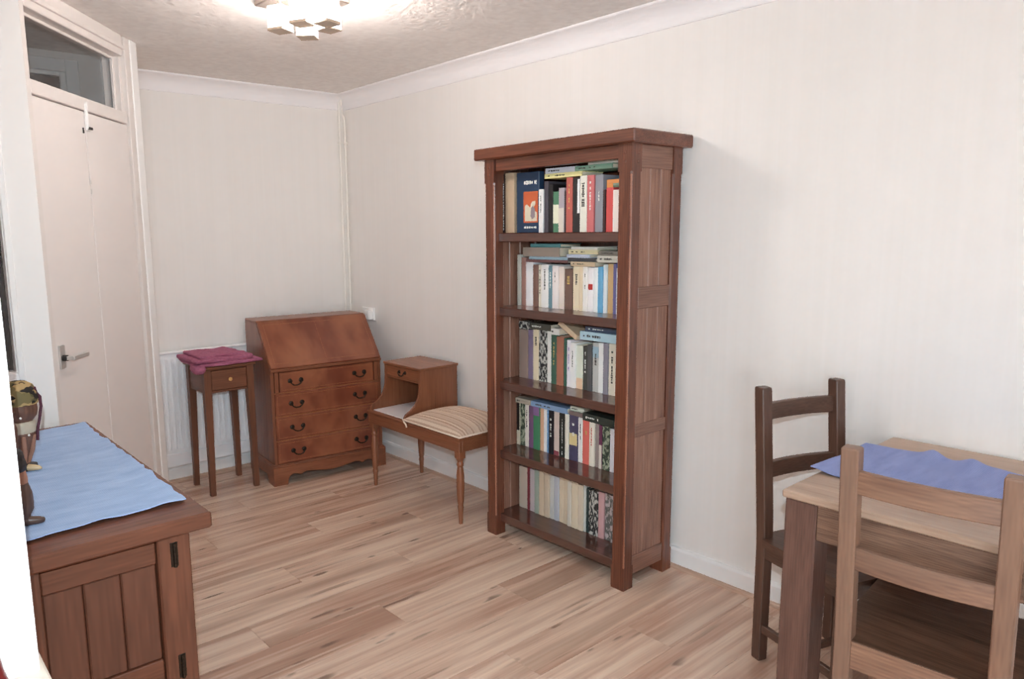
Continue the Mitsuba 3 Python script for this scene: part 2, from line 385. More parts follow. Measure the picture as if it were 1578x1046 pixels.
put('hinge', join(cbox(0.500, 0.510, -0.004, -0.0005, 1.705, 1.725, 0.001), cbox(0.500, 0.510, -0.004, -0.0005, 1.665, 1.685, 0.001)), 'chrome', d1, DM)
w2 = struct('window_2', None, None, 'glass fanlight above the angled door showing the dim hallway', 'window')
put('pane', box(0.108, 0.887, -0.0601, -0.06, 2.056, 2.306), 'pane_glass', w2, DM)
put('bead', join(cbox(0.108, 0.122, -0.058, -0.045, 2.056, 2.306, 0.002), cbox(0.873, 0.887, -0.058, -0.045, 2.056, 2.306, 0.002), cbox(0.122, 0.873, -0.058, -0.045, 2.056, 2.068, 0.002), cbox(0.122, 0.873, -0.058, -0.045, 2.294, 2.306, 0.002)), 'door_frame', w2, DM)
# second doorway in the hall, seen through the fanlight
d2 = struct('door_2', None, None, 'white door frame with a dark fanlight out in the hallway', 'door')
put('frame', join(cbox(1.70, 1.76, 0.25, 0.285, 0, 2.36), cbox(1.76, 2.55, 0.25, 0.285, 2.30, 2.36), cbox(1.76, 1.785, 0.25, 0.27, 0, 2.30), cbox(1.785, 2.55, 0.25, 0.27, 2.28, 2.30), cbox(1.785, 2.55, 0.25, 0.27, 1.98, 2.05)), 'white_gloss', d2)
put('panel', cbox(1.785, 2.55, 0.25, 0.262, 0.0, 1.98), 'door_paint', d2)
put('pane', box(1.785, 2.55, 0.252, 0.254, 2.05, 2.28), 'black_plastic', d2, label='dark glass of the hallway fanlight')
struct('trim_5', cbox(1.561, 1.585, 0.25, 0.31, 0, H), 'white_gloss', 'white corner post out in the hallway behind the fanlight', 'post')

# white nib wall with a beige ledge, close to the camera on the left
struct('wall_nib', box(2.543, XM, 3.10, 3.20, 0.80, H), 'white_gloss', 'bright white wall end close to the camera at the left edge', 'wall')
struct('wall_ledge', box(2.545, XM, 3.10, 3.62, 0, 0.765), 'white_paint', 'low white wall carrying the beige ledge at the lower left', 'wall')
struct('trim_6', cbox(2.533, XM, 3.095, 3.64, 0.765, 0.80, 0.004), 'worktop_beige', 'beige ledge below the bright white wall end', 'ledge')
mat('red_glaze', '6e1a1c', 0.3)
one('vase', lathe([(0, 0.802), (0.050, 0.802), (0.056, 0.812), (0.054, 0.83), (0.046, 0.86), (0.040, 0.90), (0.036, 0.95), (0.034, 1.0), (0.030, 1.0), (0.032, 0.95), (0.034, 0.9), (0, 0.85)], 32, (2.645, 3.275, 0)), 'red_glaze',
    'dark red vase at the lower left corner on the beige ledge', 'vase', smooth=40)

# pipes in the corner
hp = thing('heating_pipe', 'thin cream pipe up the corner, the straight one on the end wall', 'pipe')
put('pipe', tube([(0.045, 0.020, 0.93), (0.045, 0.020, 2.36)], 0.0075), 'pipe_cream', hp, smooth=40)
put('clip', cbox(0.036, 0.054, 0.0, 0.030, 2.085, 2.10, 0.002), 'pipe_cream', hp)
hp2 = thing('heating_pipe', 'thin cream pipe in the corner that bends at the cornice', 'pipe')
put('pipe', tube([(0.018, 0.040, 0.93), (0.018, 0.040, 2.22), (0.022, 0.040, 2.26), (0.042, 0.052, 2.31), (0.050, 0.058, 2.335), (0.052, 0.060, 2.37)], 0.0075), 'pipe_cream', hp2, smooth=40)
put('clip', cbox(0.0, 0.028, 0.031, 0.049, 2.085, 2.10, 0.002), 'pipe_cream', hp2)

# wall socket on the right wall above the desk
so = thing('wall_socket', 'white double wall socket with a plug beside the corner above the bureau', 'socket')
put('plate', cbox(0.0, 0.012, 0.175, 0.32, 0.905, 0.99, 0.003), 'white_gloss', so)
put('plug', cbox(0.012, 0.05, 0.255, 0.312, 0.91, 0.975, 0.006), 'white_gloss', so)

# radiator
ra = thing('radiator', 'white panel radiator on the end wall behind the plant stand', 'radiator')
put('panel', cbox(0.55, 1.365, 0.045, 0.062, 0.11, 0.80, 0.004), 'radiator_white', ra)
x = 0.575
while x < 1.345:
    put('flute', prism([(x - 0.010, 0.062), (x + 0.010, 0.062), (x + 0.005, 0.074), (x - 0.005, 0.074)], 0.55, 'xy', 0.215), 'radiator_white', ra)
    x += 0.0333
put('top_grille', cbox(0.55, 1.365, 0.022, 0.074, 0.796, 0.806, 0.003), 'radiator_white', ra)
put('bottom_rail', cbox(0.55, 1.365, 0.045, 0.068, 0.105, 0.19, 0.005), 'radiator_white', ra)
put('bracket', join(box(0.7, 0.73, 0.0, 0.045, 0.2, 0.7), box(1.2, 1.23, 0.0, 0.045, 0.2, 0.7)), 'radiator_white', ra)

# ------------------------------------------------------------------ bookcase
bc = thing('bookcase', 'tall dark reddish brown wooden bookcase filled with books against the long wall', 'bookcase')
BX0, BX1, BY0, BY1 = 0.043, 0.376, 1.857, 2.700
ZT = 1.815
put('top', cbox(0.012, 0.402, 1.808, 2.728, ZT, 1.866, 0.005), 'bookcase_y', bc)
def post(x0, x1, y0, y1):
    # square post whose corners are planed off between head and foot
    sq = [(x0, y0), (x1, y0), (x1, y1), (x0, y1)]
    c = 0.007
    ch = Polygon([(x0 + c, y0), (x1 - c, y0), (x1, y0 + c), (x1, y1 - c), (x1 - c, y1), (x0 + c, y1), (x0, y1 - c), (x0, y0 + c)])
    return join(prism(sq, 0.10, 'xy', 0.0), prism(ch, ZT - 0.10 - 0.105, 'xy', 0.10), prism(sq, 0.105, 'xy', ZT - 0.105))
for px0, px1 in ((0.315, BX1), (BX0, 0.104)):
    for py0, py1 in ((BY0, 1.922), (2.634, BY1)):
        put('post', post(px0, px1, py0, py1), 'bookcase_z', bc)
# worn light edges on the two front posts
put('worn_edge', cbox(0.3702, 0.3768, 1.9145, 1.9225, 0.10, 1.70, 0.002), 'bookcase_edge', bc, label='pale worn edge of the left front post')
put('worn_edge', cbox(0.3702, 0.3768, 2.6925, 2.7006, 0.10, 1.70, 0.002), 'bookcase_edge', bc, label='pale worn edge of the right front post')
put('front_rail', cbox(0.335, 0.366, 1.922, 2.634, 1.762, ZT, 0.002), 'bookcase_y', bc)
for sy0, sy1, oy in ((1.868, 1.886, 1.868), (2.671, 2.690, 2.690)):
    s = 1 if oy > 2 else -1
    for k in range(3):
        xa = 0.104 + 0.0704 * k
        pl = cbox(xa + 0.0008, xa + 0.0704 - 0.0008, sy0, sy1, 0.06, ZT, 0.0035)
        put('side_plank', pl, 'bookcase_panel', bc)
    ya, yb = (sy1 - 0.003, oy + 0.006) if s > 0 else (oy - 0.006, sy0 + 0.003)
    for z0, z1 in ((0.055, 0.135), (0.645, 0.700), (1.175, 1.262), (1.725, ZT)):
        put('side_rail', cbox(0.104, 0.315, ya, yb, z0, z1, 0.003), 'bookcase_rail', bc)
put('back_panel', box(0.045, 0.056, 1.90, 2.66, 0.06, ZT), 'bookcase_z', bc)
SH = {1: 1.48, 2: 1.132, 3: 0.775, 4: 0.430, 5: 0.105}
for k, z in SH.items():
    put('shelf', join(cbox(0.056, 0.345, 1.886, 2.671, z - 0.040, z, 0.003)), 'bookcase_shelf' if k > 1 else 'bookcase_shelf', bc)
for y in (1.868, 2.645):
    for zz in (1.74, 1.775):
        put('peg', cbox(0.375, 0.3785, y + 0.015, y + 0.027, zz, zz + 0.012, 0.001), 'bookcase_x', bc)
for zz in (1.74, 1.775):
    put('peg', cbox(0.33, 0.342, 2.6995, 2.7025, zz, zz + 0.012, 0.001), 'bookcase_x', bc)
    put('peg', cbox(0.06, 0.072, 2.6995, 2.7025, zz, zz + 0.012, 0.001), 'bookcase_x', bc)
wood('bookcase_shelf', '37201a', '57352a', 1, 0.09, 1.0)

# ------------------------------------------------------------------ books
SHN = {1: 'top', 2: 'second', 3: 'middle', 4: 'fourth', 5: 'bottom'}
# (y0, y1, height, colour, name[, extra])
UP = {
1: [(1.888, 1.914, .272, '46322c', 'dark brown'), (1.916, 1.976, .275, 'bea58a', 'tan'), (2.132, 2.160, .191, 'e8e6e4', 'thin white'), (2.162, 2.187, .224, '46424a', 'charcoal'), (2.188, 2.214, .210, '1e1c1e', 'black'),
    (2.216, 2.251, .177, '4f7a60', 'green'), (2.252, 2.284, .191, 'a9a0a6', 'lilac grey'), (2.285, 2.296, .178, '3a2a2c', 'thin dark maroon'), (2.297, 2.333, .232, 'b45f55', 'brick red'), (2.335, 2.377, .229, '2a2828', 'black and white'),
    (2.378, 2.415, .234, 'e2dfd2', 'cream'), (2.416, 2.452, .234, 'c36e6e', 'rose red'), (2.453, 2.495, .233, '8c8c93', 'slate grey'), (2.497, 2.510, .171, '3c2829', 'thin dark brown'), (2.512, 2.549, .178, 'cd5553', 'bright red'),
    (2.550, 2.582, .168, 'f0e2da', 'off white'), (2.584, 2.608, .167, '35322f', 'dark grey'), (2.609, 2.625, .173, 'b99a7c', 'thin tan')],
2: [(1.905, 1.928, .244, 'c8c8be', 'pale grey green'), (1.930, 1.961, .231, 'a57d73', 'pinkish brown'), (1.962, 2.012, .210, 'f4f0f0', 'plain white'), (2.013, 2.045, .198, '7d5f55', 'brown'), (2.046, 2.063, .199, 'e6dcc8', 'slim cream'),
    (2.064, 2.112, .200, 'f2f0ec', 'broad white'), (2.113, 2.138, .197, '6e8c96', 'blue grey'), (2.139, 2.175, .198, 'f0e6e2', 'pinkish white'), (2.176, 2.207, .193, 'e8d8cc', 'pale pink'), (2.209, 2.255, .184, '735a50', 'thick dark brown'),
    (2.258, 2.298, .197, 'ebdcbe', 'cream'), (2.299, 2.321, .198, 'e1cdaf', 'light tan'), (2.322, 2.349, .197, 'f3eee6', 'ivory'), (2.350, 2.380, .194, 'f6efee', 'red-labelled white'), (2.381, 2.406, .196, 'eef0ee', 'cool white'),
    (2.407, 2.434, .199, '6eaacd', 'sky blue'), (2.435, 2.455, .209, 'dfe8ec', 'pale blue'), (2.456, 2.489, .213, 'cdaa7d', 'golden tan'), (2.490, 2.506, .214, '6e6996', 'violet'), (2.507, 2.531, .218, 'eceef2', 'navy-topped white'),
    (2.534, 2.566, .215, 'd9d2c4', 'putty'), (2.568, 2.606, .20, 'cfc0a8', 'sand')],
3: [(1.912, 1.973, .239, '968279', 'thick taupe'), (1.974, 2.007, .242, '82738a', 'purple grey'), (2.008, 2.047, .246, 'ebdcbe', 'cream'), (2.049, 2.100, .247, '50504e', 'black and white'), (2.101, 2.129, .247, 'ebe8e1', 'white'),
    (2.131, 2.166, .233, '415f50', 'dark green'), (2.167, 2.209, .228, 'a56e5a', 'orange brown'), (2.210, 2.225, .223, '3c5f50', 'slim green'), (2.227, 2.251, .217, 'efeaf0', 'violet-dotted white'), (2.252, 2.283, .208, 'f2efec', 'plain white'),
    (2.284, 2.322, .199, 'dfe2d0', 'pale green'), (2.324, 2.350, .199, '464641', 'black'), (2.351, 2.376, .209, '555555', 'charcoal'), (2.377, 2.412, .221, 'bebeb9', 'pale grey'), (2.413, 2.443, .224, 'efeeea', 'bright white'),
    (2.444, 2.470, .227, '8c8791', 'lilac grey'), (2.471, 2.510, .227, 'e9dfcc', 'black-lettered cream'), (2.511, 2.537, .232, 'cdcd64', 'yellow green'), (2.540, 2.575, .22, 'b9b2a4', 'stone grey'), (2.577, 2.615, .21, 'c7b299', 'fawn')],
4: [(1.898, 1.918, .216, 'd2c8b4', 'narrow black and cream'), (1.919, 1.951, .212, '5a5f55', 'mottled grey'), (1.952, 1.978, .212, 'ede6da', 'cream white'), (1.980, 2.011, .216, '785a78', 'purple'), (2.012, 2.053, .217, '46825f', 'green'),
    (2.055, 2.081, .217, 'd7af91', 'salmon'), (2.082, 2.102, .217, 'f0efee', 'thin white'), (2.103, 2.116, .217, '6e96be', 'thin blue'), (2.118, 2.146, .217, '1c1c22', 'black'), (2.148, 2.182, .217, 'd7c3b9', 'pale pink'),
    (2.184, 2.222, .217, '2c2e2a', 'black striped'), (2.223, 2.246, .217, 'efe9d8', 'cream'), (2.247, 2.297, .216, '4b465f', 'dark purple'), (2.298, 2.326, .211, 'f1efea', 'plain white'), (2.327, 2.369, .211, 'd76e64', 'coral red'),
    (2.370, 2.398, .206, 'ede4d2', 'ivory'), (2.399, 2.424, .203, '968782', 'grey brown'), (2.425, 2.442, .199, '6b3a52', 'thin plum'), (2.443, 2.485, .201, '55604f', 'mottled dark green'), (2.486, 2.519, .196, 'f0ebf0', 'broad white'),
    (2.522, 2.56, .20, '5e5048', 'umber'), (2.562, 2.60, .2, '8e8478', 'mushroom')],
5: [(1.911, 1.973, .216, 'c8b9aa', 'beige'), (1.974, 1.987, .223, '7a3a40', 'thin dark red'), (1.989, 2.024, .217, 'c4b6b8', 'pinkish grey'), (2.025, 2.055, .223, '9aa598', 'grey green'), (2.057, 2.089, .225, 'd2bea5', 'tan'),
    (2.091, 2.123, .225, 'cbb8a2', 'dull tan'), (2.124, 2.151, .219, 'c9c8c4', 'pale grey'), (2.153, 2.183, .221, 'b9bcc4', 'blue grey'), (2.184, 2.212, .223, 'dccbb2', 'cream'), (2.213, 2.242, .228, 'd5c3aa', 'sand'),
    (2.243, 2.267, .224, 'd9d1c2', 'pale cream'), (2.268, 2.308, .227, 'e0d0b6', 'light cream'), (2.309, 2.338, .222, 'dbcbb6', 'warm beige'), (2.339, 2.353, .223, 'cfd0ca', 'thin pale'), (2.354, 2.371, .211, '2c3a3a', 'dark teal'),
    (2.372, 2.397, .209, '3a3838', 'black and white'), (2.398, 2.425, .214, '8a8684', 'mottled black'), (2.427, 2.459, .217, 'd0a3a3', 'pink'), (2.461, 2.494, .218, 'c9b0ae', 'greyish pink'), (2.496, 2.531, .218, 'd8b4b4', 'pale pink'),
    (2.534, 2.570, .21, 'b7a08e', 'clay'), (2.572, 2.61, .215, 'c8bda8', 'oatmeal')],
}
# lying on top: (y0, y1, thickness, colour, name, yaw, front x)
LY = {
1: [(2.170, 2.385, .020, 'ece1a0', 'yellow', 0, .300), (2.165, 2.345, .024, 'd6d4da', 'pale grey', 3, .285), (2.347, 2.545, .020, '7d9c86', 'green', 0, .300), (2.547, 2.626, .016, '6d7a66', 'dull green', 0, .295), (2.410, 2.620, .012, 'cfc4b4', 'beige', 0, .29)],
2: [(1.970, 2.235, .012, '7c5a58', 'thin maroon', 0, .216), (1.985, 2.237, .014, 'a8c0cc', 'thin pale blue', 0, .21), (1.958, 2.190, .042, 'a59689', 'thick grey brown', 0, .224), (1.995, 2.190, .016, '5f8f90', 'teal', -2, .215),
    (2.254, 2.394, .020, 'd8bf9e', 'tan', 0, .218), (2.239, 2.397, .016, '4a4a4c', 'dark grey', 0, .22), (2.236, 2.368, .015, 'd0d6e6', 'pale lilac', 0, .224), (2.242, 2.405, .020, 'e4d6ac', 'cream yellow', 2, .216), (2.254, 2.402, .012, 'ece6da', 'ivory', 0, .214),
    (2.409, 2.552, .029, 'e2dacb', 'cream', 0, .22), (2.415, 2.550, .019, '8b8378', 'grey', 0, .216)],
3: [(1.918, 1.990, .036, '6e6e68', 'mottled black and white', 0, .212), (1.994, 2.126, .030, '4e4c44', 'dark olive', 0, .212), (2.131, 2.180, .030, 'e6e0d8', 'white', 0, .212), (2.325, 2.536, .038, 'bcd8e2', 'light blue', 0, .232), (2.345, 2.534, .022, '4a5264', 'dark blue', 1, .218)],
4: [(1.903, 2.005, .026, 'b9ad9c', 'beige', 0, .222), (2.012, 2.245, .026, '8aa6c8', 'blue', 0, .224), (2.250, 2.335, .018, '7a6a66', 'grey brown', 0, .216), (2.250, 2.330, .022, 'd8dccc', 'pale green', 2, .205), (2.345, 2.530, .034, '343a34', 'black', -4, .236)],
}
MOT = {('black and white', 3): 'mottle_bw', ('mottled grey', 4): 'mottle_green', ('mottled dark green', 4): 'mottle_green', ('black and white', 5): 'mottle_bw', ('mottled black', 5): 'mottle_bw', ('pink', 5): None,
       ('greyish pink', 5): 'mottle_grey', ('pale pink', 5): 'mottle_grey', ('mottled black and white', 3): 'mottle_bw'}

def u_cover(t, depth, h, spine):
    """Boards and rounded spine; local: y across the thickness, x front of the spine at 0 going back, z up."""
    b = min(0.0022, t * 0.2)
    arc = [(-spine * (1 - math.cos(a)) / 1.0, t / 2 * math.sin(a)) for a in np.linspace(-math.pi / 2, math.pi / 2, 7)] if spine else [(0, -t / 2), (0, t / 2)]
    arc = [(x if spine else 0, y) for x, y in arc]
    out = [(-depth, -t / 2)] + [(x, y) for x, y in arc] + [(-depth, t / 2), (-depth, t / 2 - b), (-b - spine, t / 2 - b), (-b - spine, -t / 2 + b), (-depth, -t / 2 + b)]
    return prism(out, h, 'xy', 0.0)

def glyphs(w, length, seed, rows=1):
    """Small marks in a row, as lettering too small to read: local x across w, y along."""
    r = random.Random(seed); ms = []; y = 0.0
    while y < length:
        l = r.uniform(0.006, 0.016)
        if r.random() < 0.8:
            a = r.uniform(0.4, 0.8) * w
            ms.append((-(a / 2), a / 2, y, min(y + l * 0.72, length)))
        y += l
    return ms

LETTER = {(1, 'cream'): ('ink_black', .55, .42), (2, 'slim cream'): ('ink_black', .5, .6), (2, 'broad white'): ('ink_black', .22, .5), (2, 'cream'): ('ink_black', .45, .25), (3, 'cream'): ('ink_black', .45, .35), (3, 'black-lettered cream'): ('ink_black', .35, .7),
          (3, 'violet-dotted white'): ('ink_violet', .3, .55), (2, 'red-labelled white'): ('ink_red', .7, .14), (3, 'dark green'): ('ink_gold', .3, .5), (3, 'black'): ('ink_white', .3, .5), (4, 'black'): ('ink_white', .4, .5), (4, 'black striped'): ('ink_white', .15, .9),
          (4, 'plain white'): ('ink_black', .25, .4), (4, 'coral red'): ('ink_gold', .3, .15), (2, 'thick dark brown'): ('ink_gold', .5, .2), (2, 'blue grey'): ('ink_white', .4, .4), (2, 'navy-topped white'): ('ink_black', .6, .1), (1, 'rose red'): ('ink_white', .25, .5),
          (1, 'brick red'): ('ink_gold', .3, .45), (1, 'slate grey'): ('ink_white', .2, .3), (3, 'pale grey'): ('ink_black', .4, .3), (1, 'dark brown'): ('ink_white', .3, .9), (4, 'cream white'): ('ink_black', .3, .4), (3, 'plain white'): ('ink_black', .2, .4),
          (2, 'ivory'): ('ink_black', .2, .35), (2, 'pinkish white'): ('ink_black', .15, .4), (4, 'ivory'): ('ink_red', .25, .4), (1, 'thin white'): ('ink_black', .2, .4), (4, 'dark purple'): ('ink_white', .5, .3)}
BAND = {(1, 'green'): ('e1e0c8', .22, .68), (2, 'navy-topped white'): ('33427e', .90, 1.0), (4, 'dark purple'): ('e0cd98', .34, .60), (3, 'yellow green'): ('26241f', .48, 1.0), (1, 'black and white'): ('ececec', .35, .97), (3, 'pale green'): ('eac8a8', 0.0, .25),
        (4, 'green'): ('8a6a94', .78, 1.0), (4, 'narrow black and cream'): ('1d1a18', .34, 1.0), (3, 'pale grey'): ('9fb8c4', .70, .92), (4, 'thin plum'): ('ddd3c6', 0.0, .55), (4, 'pale pink'): ('8b4a52', .0, .10), (1, 'lilac grey'): ('d5ccc0', .0, .55)}

tops = {k: [] for k in SH}
for s, rows in UP.items():
    z = SH[s] + 0.0004
    xf0 = 0.300 if s == 1 else 0.212
    for i, (y0, y1, h, c, nm) in enumerate(rows):
        t = y1 - y0 - 0.0006
        xs = xf0 + rng.uniform(-0.006, 0.004)
        dep = min(rng.uniform(0.118, 0.142), xs - 0.062)
        L_, R_ = (rows[i - 1][4] if i else None), (rows[i + 1][4] if i + 1 < len(rows) else None)
        if s == 1 and nm == 'tan': R_ = 'navy face-out'
        if s == 1 and nm == 'thin white': L_ = 'navy face-out'
        where = f', right of the {L_} one' if L_ else ', at its left end'
        b = thing('book', f'{nm} book on the {SHN[s]} shelf{where}', 'book', f'books standing on the {SHN[s]} shelf')
        M = np.eye(4); M[:3, 3] = [xs, (y0 + y1) / 2, z]
        col = lin(c)
        cm = u_cover(t, dep, h, 0.0015 if t > 0.02 else 0.0)
        mk = MOT.get((nm, s))
        if mk: put('cover', cm, mk, b, M)
        else: put('cover', cm, 'book_cover', b, M, color=np.tile(col, (len(cm.vertices), 1)))
        e = min(0.0022, t * 0.2)
        put('pages', box(-dep + 0.003, -e - 0.0016, -t / 2 + e, t / 2 - e, 0.002, h - 0.003), 'book_pages', b, M)
        if (s, nm) in BAND:
            bcx, a0, a1 = BAND[(s, nm)]
            w_ = t / 2 * (0.94 if nm != 'black and white' else 0.3)
            off = t * 0.28 if nm == 'black and white' else 0
            bm = box(-0.004, 0.0006, off - w_, off + w_, h * a0, h * a1)
            put('spine_band', bm, 'book_cover', b, M, color=np.tile(lin(bcx), (len(bm.vertices), 1)))
        if (s, nm) in LETTER:
            ink, w_, f_ = LETTER[(s, nm)]
            gl = glyphs(t * w_, h * f_, f'{s}{nm}')
            zz = h * (0.78 - f_ * 0.78) if f_ < 0.8 else h * 0.05
            if nm == 'red-labelled white': gl = [(-t * .4, t * .4, 0, h * .13)]; zz = h * 0.5
            if gl: put('spine_lettering', join(*[box(-0.002, 0.0010, a, b_, zz + p, zz + q) for a, b_, p, q in gl]), ink, b, M)
        tops[s].append((y0, y1, z + h, xs - dep, xs))
# the navy book shown face out on the top shelf
fb = thing('book', 'navy book shown face out with a framed bust picture, left on the top shelf', 'book')
z = SH[1] + 0.0004
navy = cbox(0.258, 0.292, 1.984, 2.128, z, z + 0.272, 0.002)
put('cover', navy, 'book_cover', fb, color=np.tile(lin('22364f'), (len(navy.vertices), 1)))
def flat(x, y0, y1, z0, z1, c, nm, lab=None, d=0.0008):
    m = box(x - 0.001, x + d, y0, y1, z0, z1); put(nm, m, 'book_cover', fb, label=lab, color=np.tile(lin(c), (len(m.vertices), 1)))
flat(0.292, 2.030, 2.122, z + 0.045, z + 0.185, 'c05f3c', 'cover_picture', 'orange red picture on the cover')
bust = Polygon([(2.040, z + .052), (2.116, z + .052), (2.116, z + .09), (2.100, z + .10), (2.098, z + .118), (2.108, z + .128), (2.106, z + .142), (2.088, z + .140), (2.078, z + .128), (2.074, z + .112), (2.052, z + .128), (2.040, z + .122)])
bm = prism(bust, 0.0024, 'yz', 0.2914); put('cover_bust', bm, 'book_cover', fb, label='cream bust on the cover picture', color=np.tile(lin('d8cdb6'), (len(bm.vertices), 1)))
sh_ = prism(Polygon([(2.076, z + .075), (2.086, z + .06), (2.104, z + .07), (2.104, z + .105), (2.092, z + .122), (2.080, z + .11)]), 0.0028, 'yz', 0.2914)
put('cover_bust', sh_, 'book_cover', fb, label='shaded grey face of the bust', color=np.tile(lin('8d7f83'), (len(sh_.vertices), 1)))
put('cover_lettering', join(*[box(0.291, 0.2928, 2.034 + p, 2.034 + q, z + .225 + a, z + .225 + b_) for a, b_, p, q in glyphs(.026, .08, 'navy')]), 'ink_white', fb)
put('cover_lettering', join(*[box(0.291, 0.2928, 2.034 + p, 2.034 + q, z + .024 + a, z + .024 + b_) for a, b_, p, q in glyphs(.014, .08, 'navy2')]), 'ink_white', fb)
tops[1].append((1.984, 2.128, z + 0.272, 0.258, 0.292))

for s, rows in LY.items():
    for (y0, y1, t, c, nm, yaw, xfr) in rows:
        dep = 0.14
        dep = min(dep, xfr - 0.065)
        z = max([tz for a, b_, tz, xa, xb in tops[s] if a < y1 - 0.001 and b_ > y0 + 0.001 and xa < xfr and xb > xfr - dep]) + 0.0006
        b = thing('book', f'{nm} book lying flat on top of the row on the {SHN[s]} shelf', 'book', f'books lying on the {SHN[s]} row')
        M = rotz(yaw, (xfr, (y0 + y1) / 2, z))
        w = y1 - y0
        e = min(0.0025, t * 0.18)
        col = lin(c)
        cm = prism([(-dep, 0), (0, 0), (0.0015, t / 2), (0, t), (-dep, t), (-dep, t - e), (-e * 1.5, t - e), (-e * 1.5, e), (-dep, e)], w, 'xz', -w / 2)
        mk = MOT.get((nm, s))
        if mk: put('cover', cm, mk, b, M)
        else: put('cover', cm, 'book_cover', b, M, color=np.tile(col, (len(cm.vertices), 1)))
        put('pages', box(-dep + 0.003, -e * 1.5, -w / 2 + 0.003, w / 2 - 0.003, e, t - e), 'book_pages', b, M)
        if t > 0.018 and nm not in ('thick grey brown', 'mottled black and white'):
            dark = sum(col) > 0.5
            gl = glyphs(t * .38, w * .45, f'L{s}{nm}')
            if gl: put('spine_lettering', join(*[box(-0.002, 0.0022, -w * .4 + p, -w * .4 + q, t / 2 + a, t / 2 + b_) for a, b_, p, q in gl]), 'ink_black' if dark else 'ink_white', b, M)
        tops[s].append((y0, y1, z + t, xfr - dep, xfr))
# the orange book behind the short red and white ones, and the tan one tipped down over the middle row
b = thing('book', 'orange book lying over the short red and white books on the top shelf', 'book')
z = max(tz for a, b_, tz, xa, xb in tops[1][:18] if a > 2.49) + 0.0006
M = rotz(0, (0.292, 2.568, z)); cm = prism([(-.13, 0), (0, 0), (0.001, .016), (0, .032), (-.13, .032), (-.13, .029), (-.004, .029), (-.004, .003), (-.13, .003)], 0.112, 'xz', -0.056)
put('cover', cm, 'book_cover', b, M, color=np.tile(lin('d58a50'), (len(cm.vertices), 1)))
put('pages', box(-.127, -.004, -.053, .053, .003, .029), 'book_pages', b, M)
b = thing('book', 'tan book tipped at a slant over the middle row of books', 'book')
zt = SH[3] + 0.0004
ang = math.radians(-30)
M = np.eye(4); M[:3, :3] = np.array([[1, 0, 0], [0, math.cos(ang), -math.sin(ang)], [0, math.sin(ang), math.cos(ang)]]); M[:3, 3] = [0.224, 2.2385, zt + 0.2555]
cm = prism([(-.10, 0), (0, 0), (0.001, .012), (0, .024), (-.10, .024), (-.10, .0215), (-.004, .0215), (-.004, .0025), (-.10, .0025)], 0.125, 'xz', -0.0625)
put('cover', cm, 'book_cover', b, M, color=np.tile(lin('dcc0a0'), (len(cm.vertices), 1)))
put('pages', box(-.097, -.004, -.060, .060, .0025, .0215), 'book_pages', b, M)

# ------------------------------------------------------------------ writing bureau
DKM = rotz(-6.6, (0.512, 0.555, 0))          # local x: +left in the picture, y: 0 at the drawer fronts, back is negative
dk = thing('writing_bureau', 'reddish mahogany writing bureau with sloping lid and four drawers in the corner', 'bureau')
HW, DP = 0.358, 0.43
ZL, ZTOP = 0.700, 0.958
prof = [(-DP, 0.11), (0, 0.11), (0, ZL), (-0.215, ZTOP), (-DP, ZTOP)]
for sx in (-1, 1):
    a = HW - 0.018 if sx > 0 else -HW
    put('side_panel', prism(prof, 0.018, 'yz', a), 'desk_z', dk, DKM)
put('top', cbox(-HW, HW, -DP, -0.215, ZTOP - 0.001, ZTOP + 0.014, 0.003), 'desk_x', dk, DKM)
# sloping lid
th = math.atan2(ZTOP - ZL, 0.215); L = math.hypot(ZTOP - ZL, 0.215)
ML = np.eye(4); ML[:3, :3] = np.array([[1, 0, 0], [0, -math.cos(th), math.sin(th)], [0, math.sin(th), math.cos(th)]]); ML[:3, 3] = [0, 0.002, ZL + 0.002]
lid = put('lid', cbox(-HW + 0.002, HW - 0.002, 0, L, 0.0, 0.017, 0.003), 'desk_burr', dk, DKM @ ML)
for q in ((-HW + 0.03, HW - 0.03, 0.028, 0.031), (-HW + 0.03, HW - 0.03, L - 0.031, L - 0.028), (-HW + 0.03, -HW + 0.033, 0.028, L - 0.028), (HW - 0.033, HW - 0.03, 0.028, L - 0.028), (-0.001, 0.001, 0.031, L - 0.031)):
    put('inlay', box(q[0], q[1], q[2], q[3], 0.0165, 0.0175), 'desk_line', lid, DKM @ ML)
put('lid_edge', cbox(-HW - 0.002, HW + 0.002, -0.01, 0.014, ZL - 0.012, ZL + 0.006, 0.003), 'desk_x', dk, DKM)
put('carcass', box(-HW + 0.018, HW - 0.018, -DP + 0.01, -0.022, 0.11, ZL - 0.012), 'desk_x', dk, DKM)
put('back_panel', box(-HW + 0.018, HW - 0.018, -DP, -DP + 0.008, 0.11, ZTOP), 'desk_x', dk, DKM)
def bail(cx, z, parent):
    h = put('handle', join(*[lathe([(0, 0), (0.014, 0), (0.013, 0.004), (0.006, 0.006), (0.005, 0.014), (0, 0.015)], 16).apply_transform(np.array([[1, 0, 0, cx + s * 0.034], [0, 0, 1, 0.006], [0, -1, 0, z], [0, 0, 0, 1.0]])) for s in (-1, 1)],
                           tube([(cx + 0.034 * math.cos(a), 0.020, z - 0.026 * math.sin(a)) for a in np.linspace(0, math.pi, 13)], 0.0035, 8)), 'bronze', parent, DKM, smooth=40)
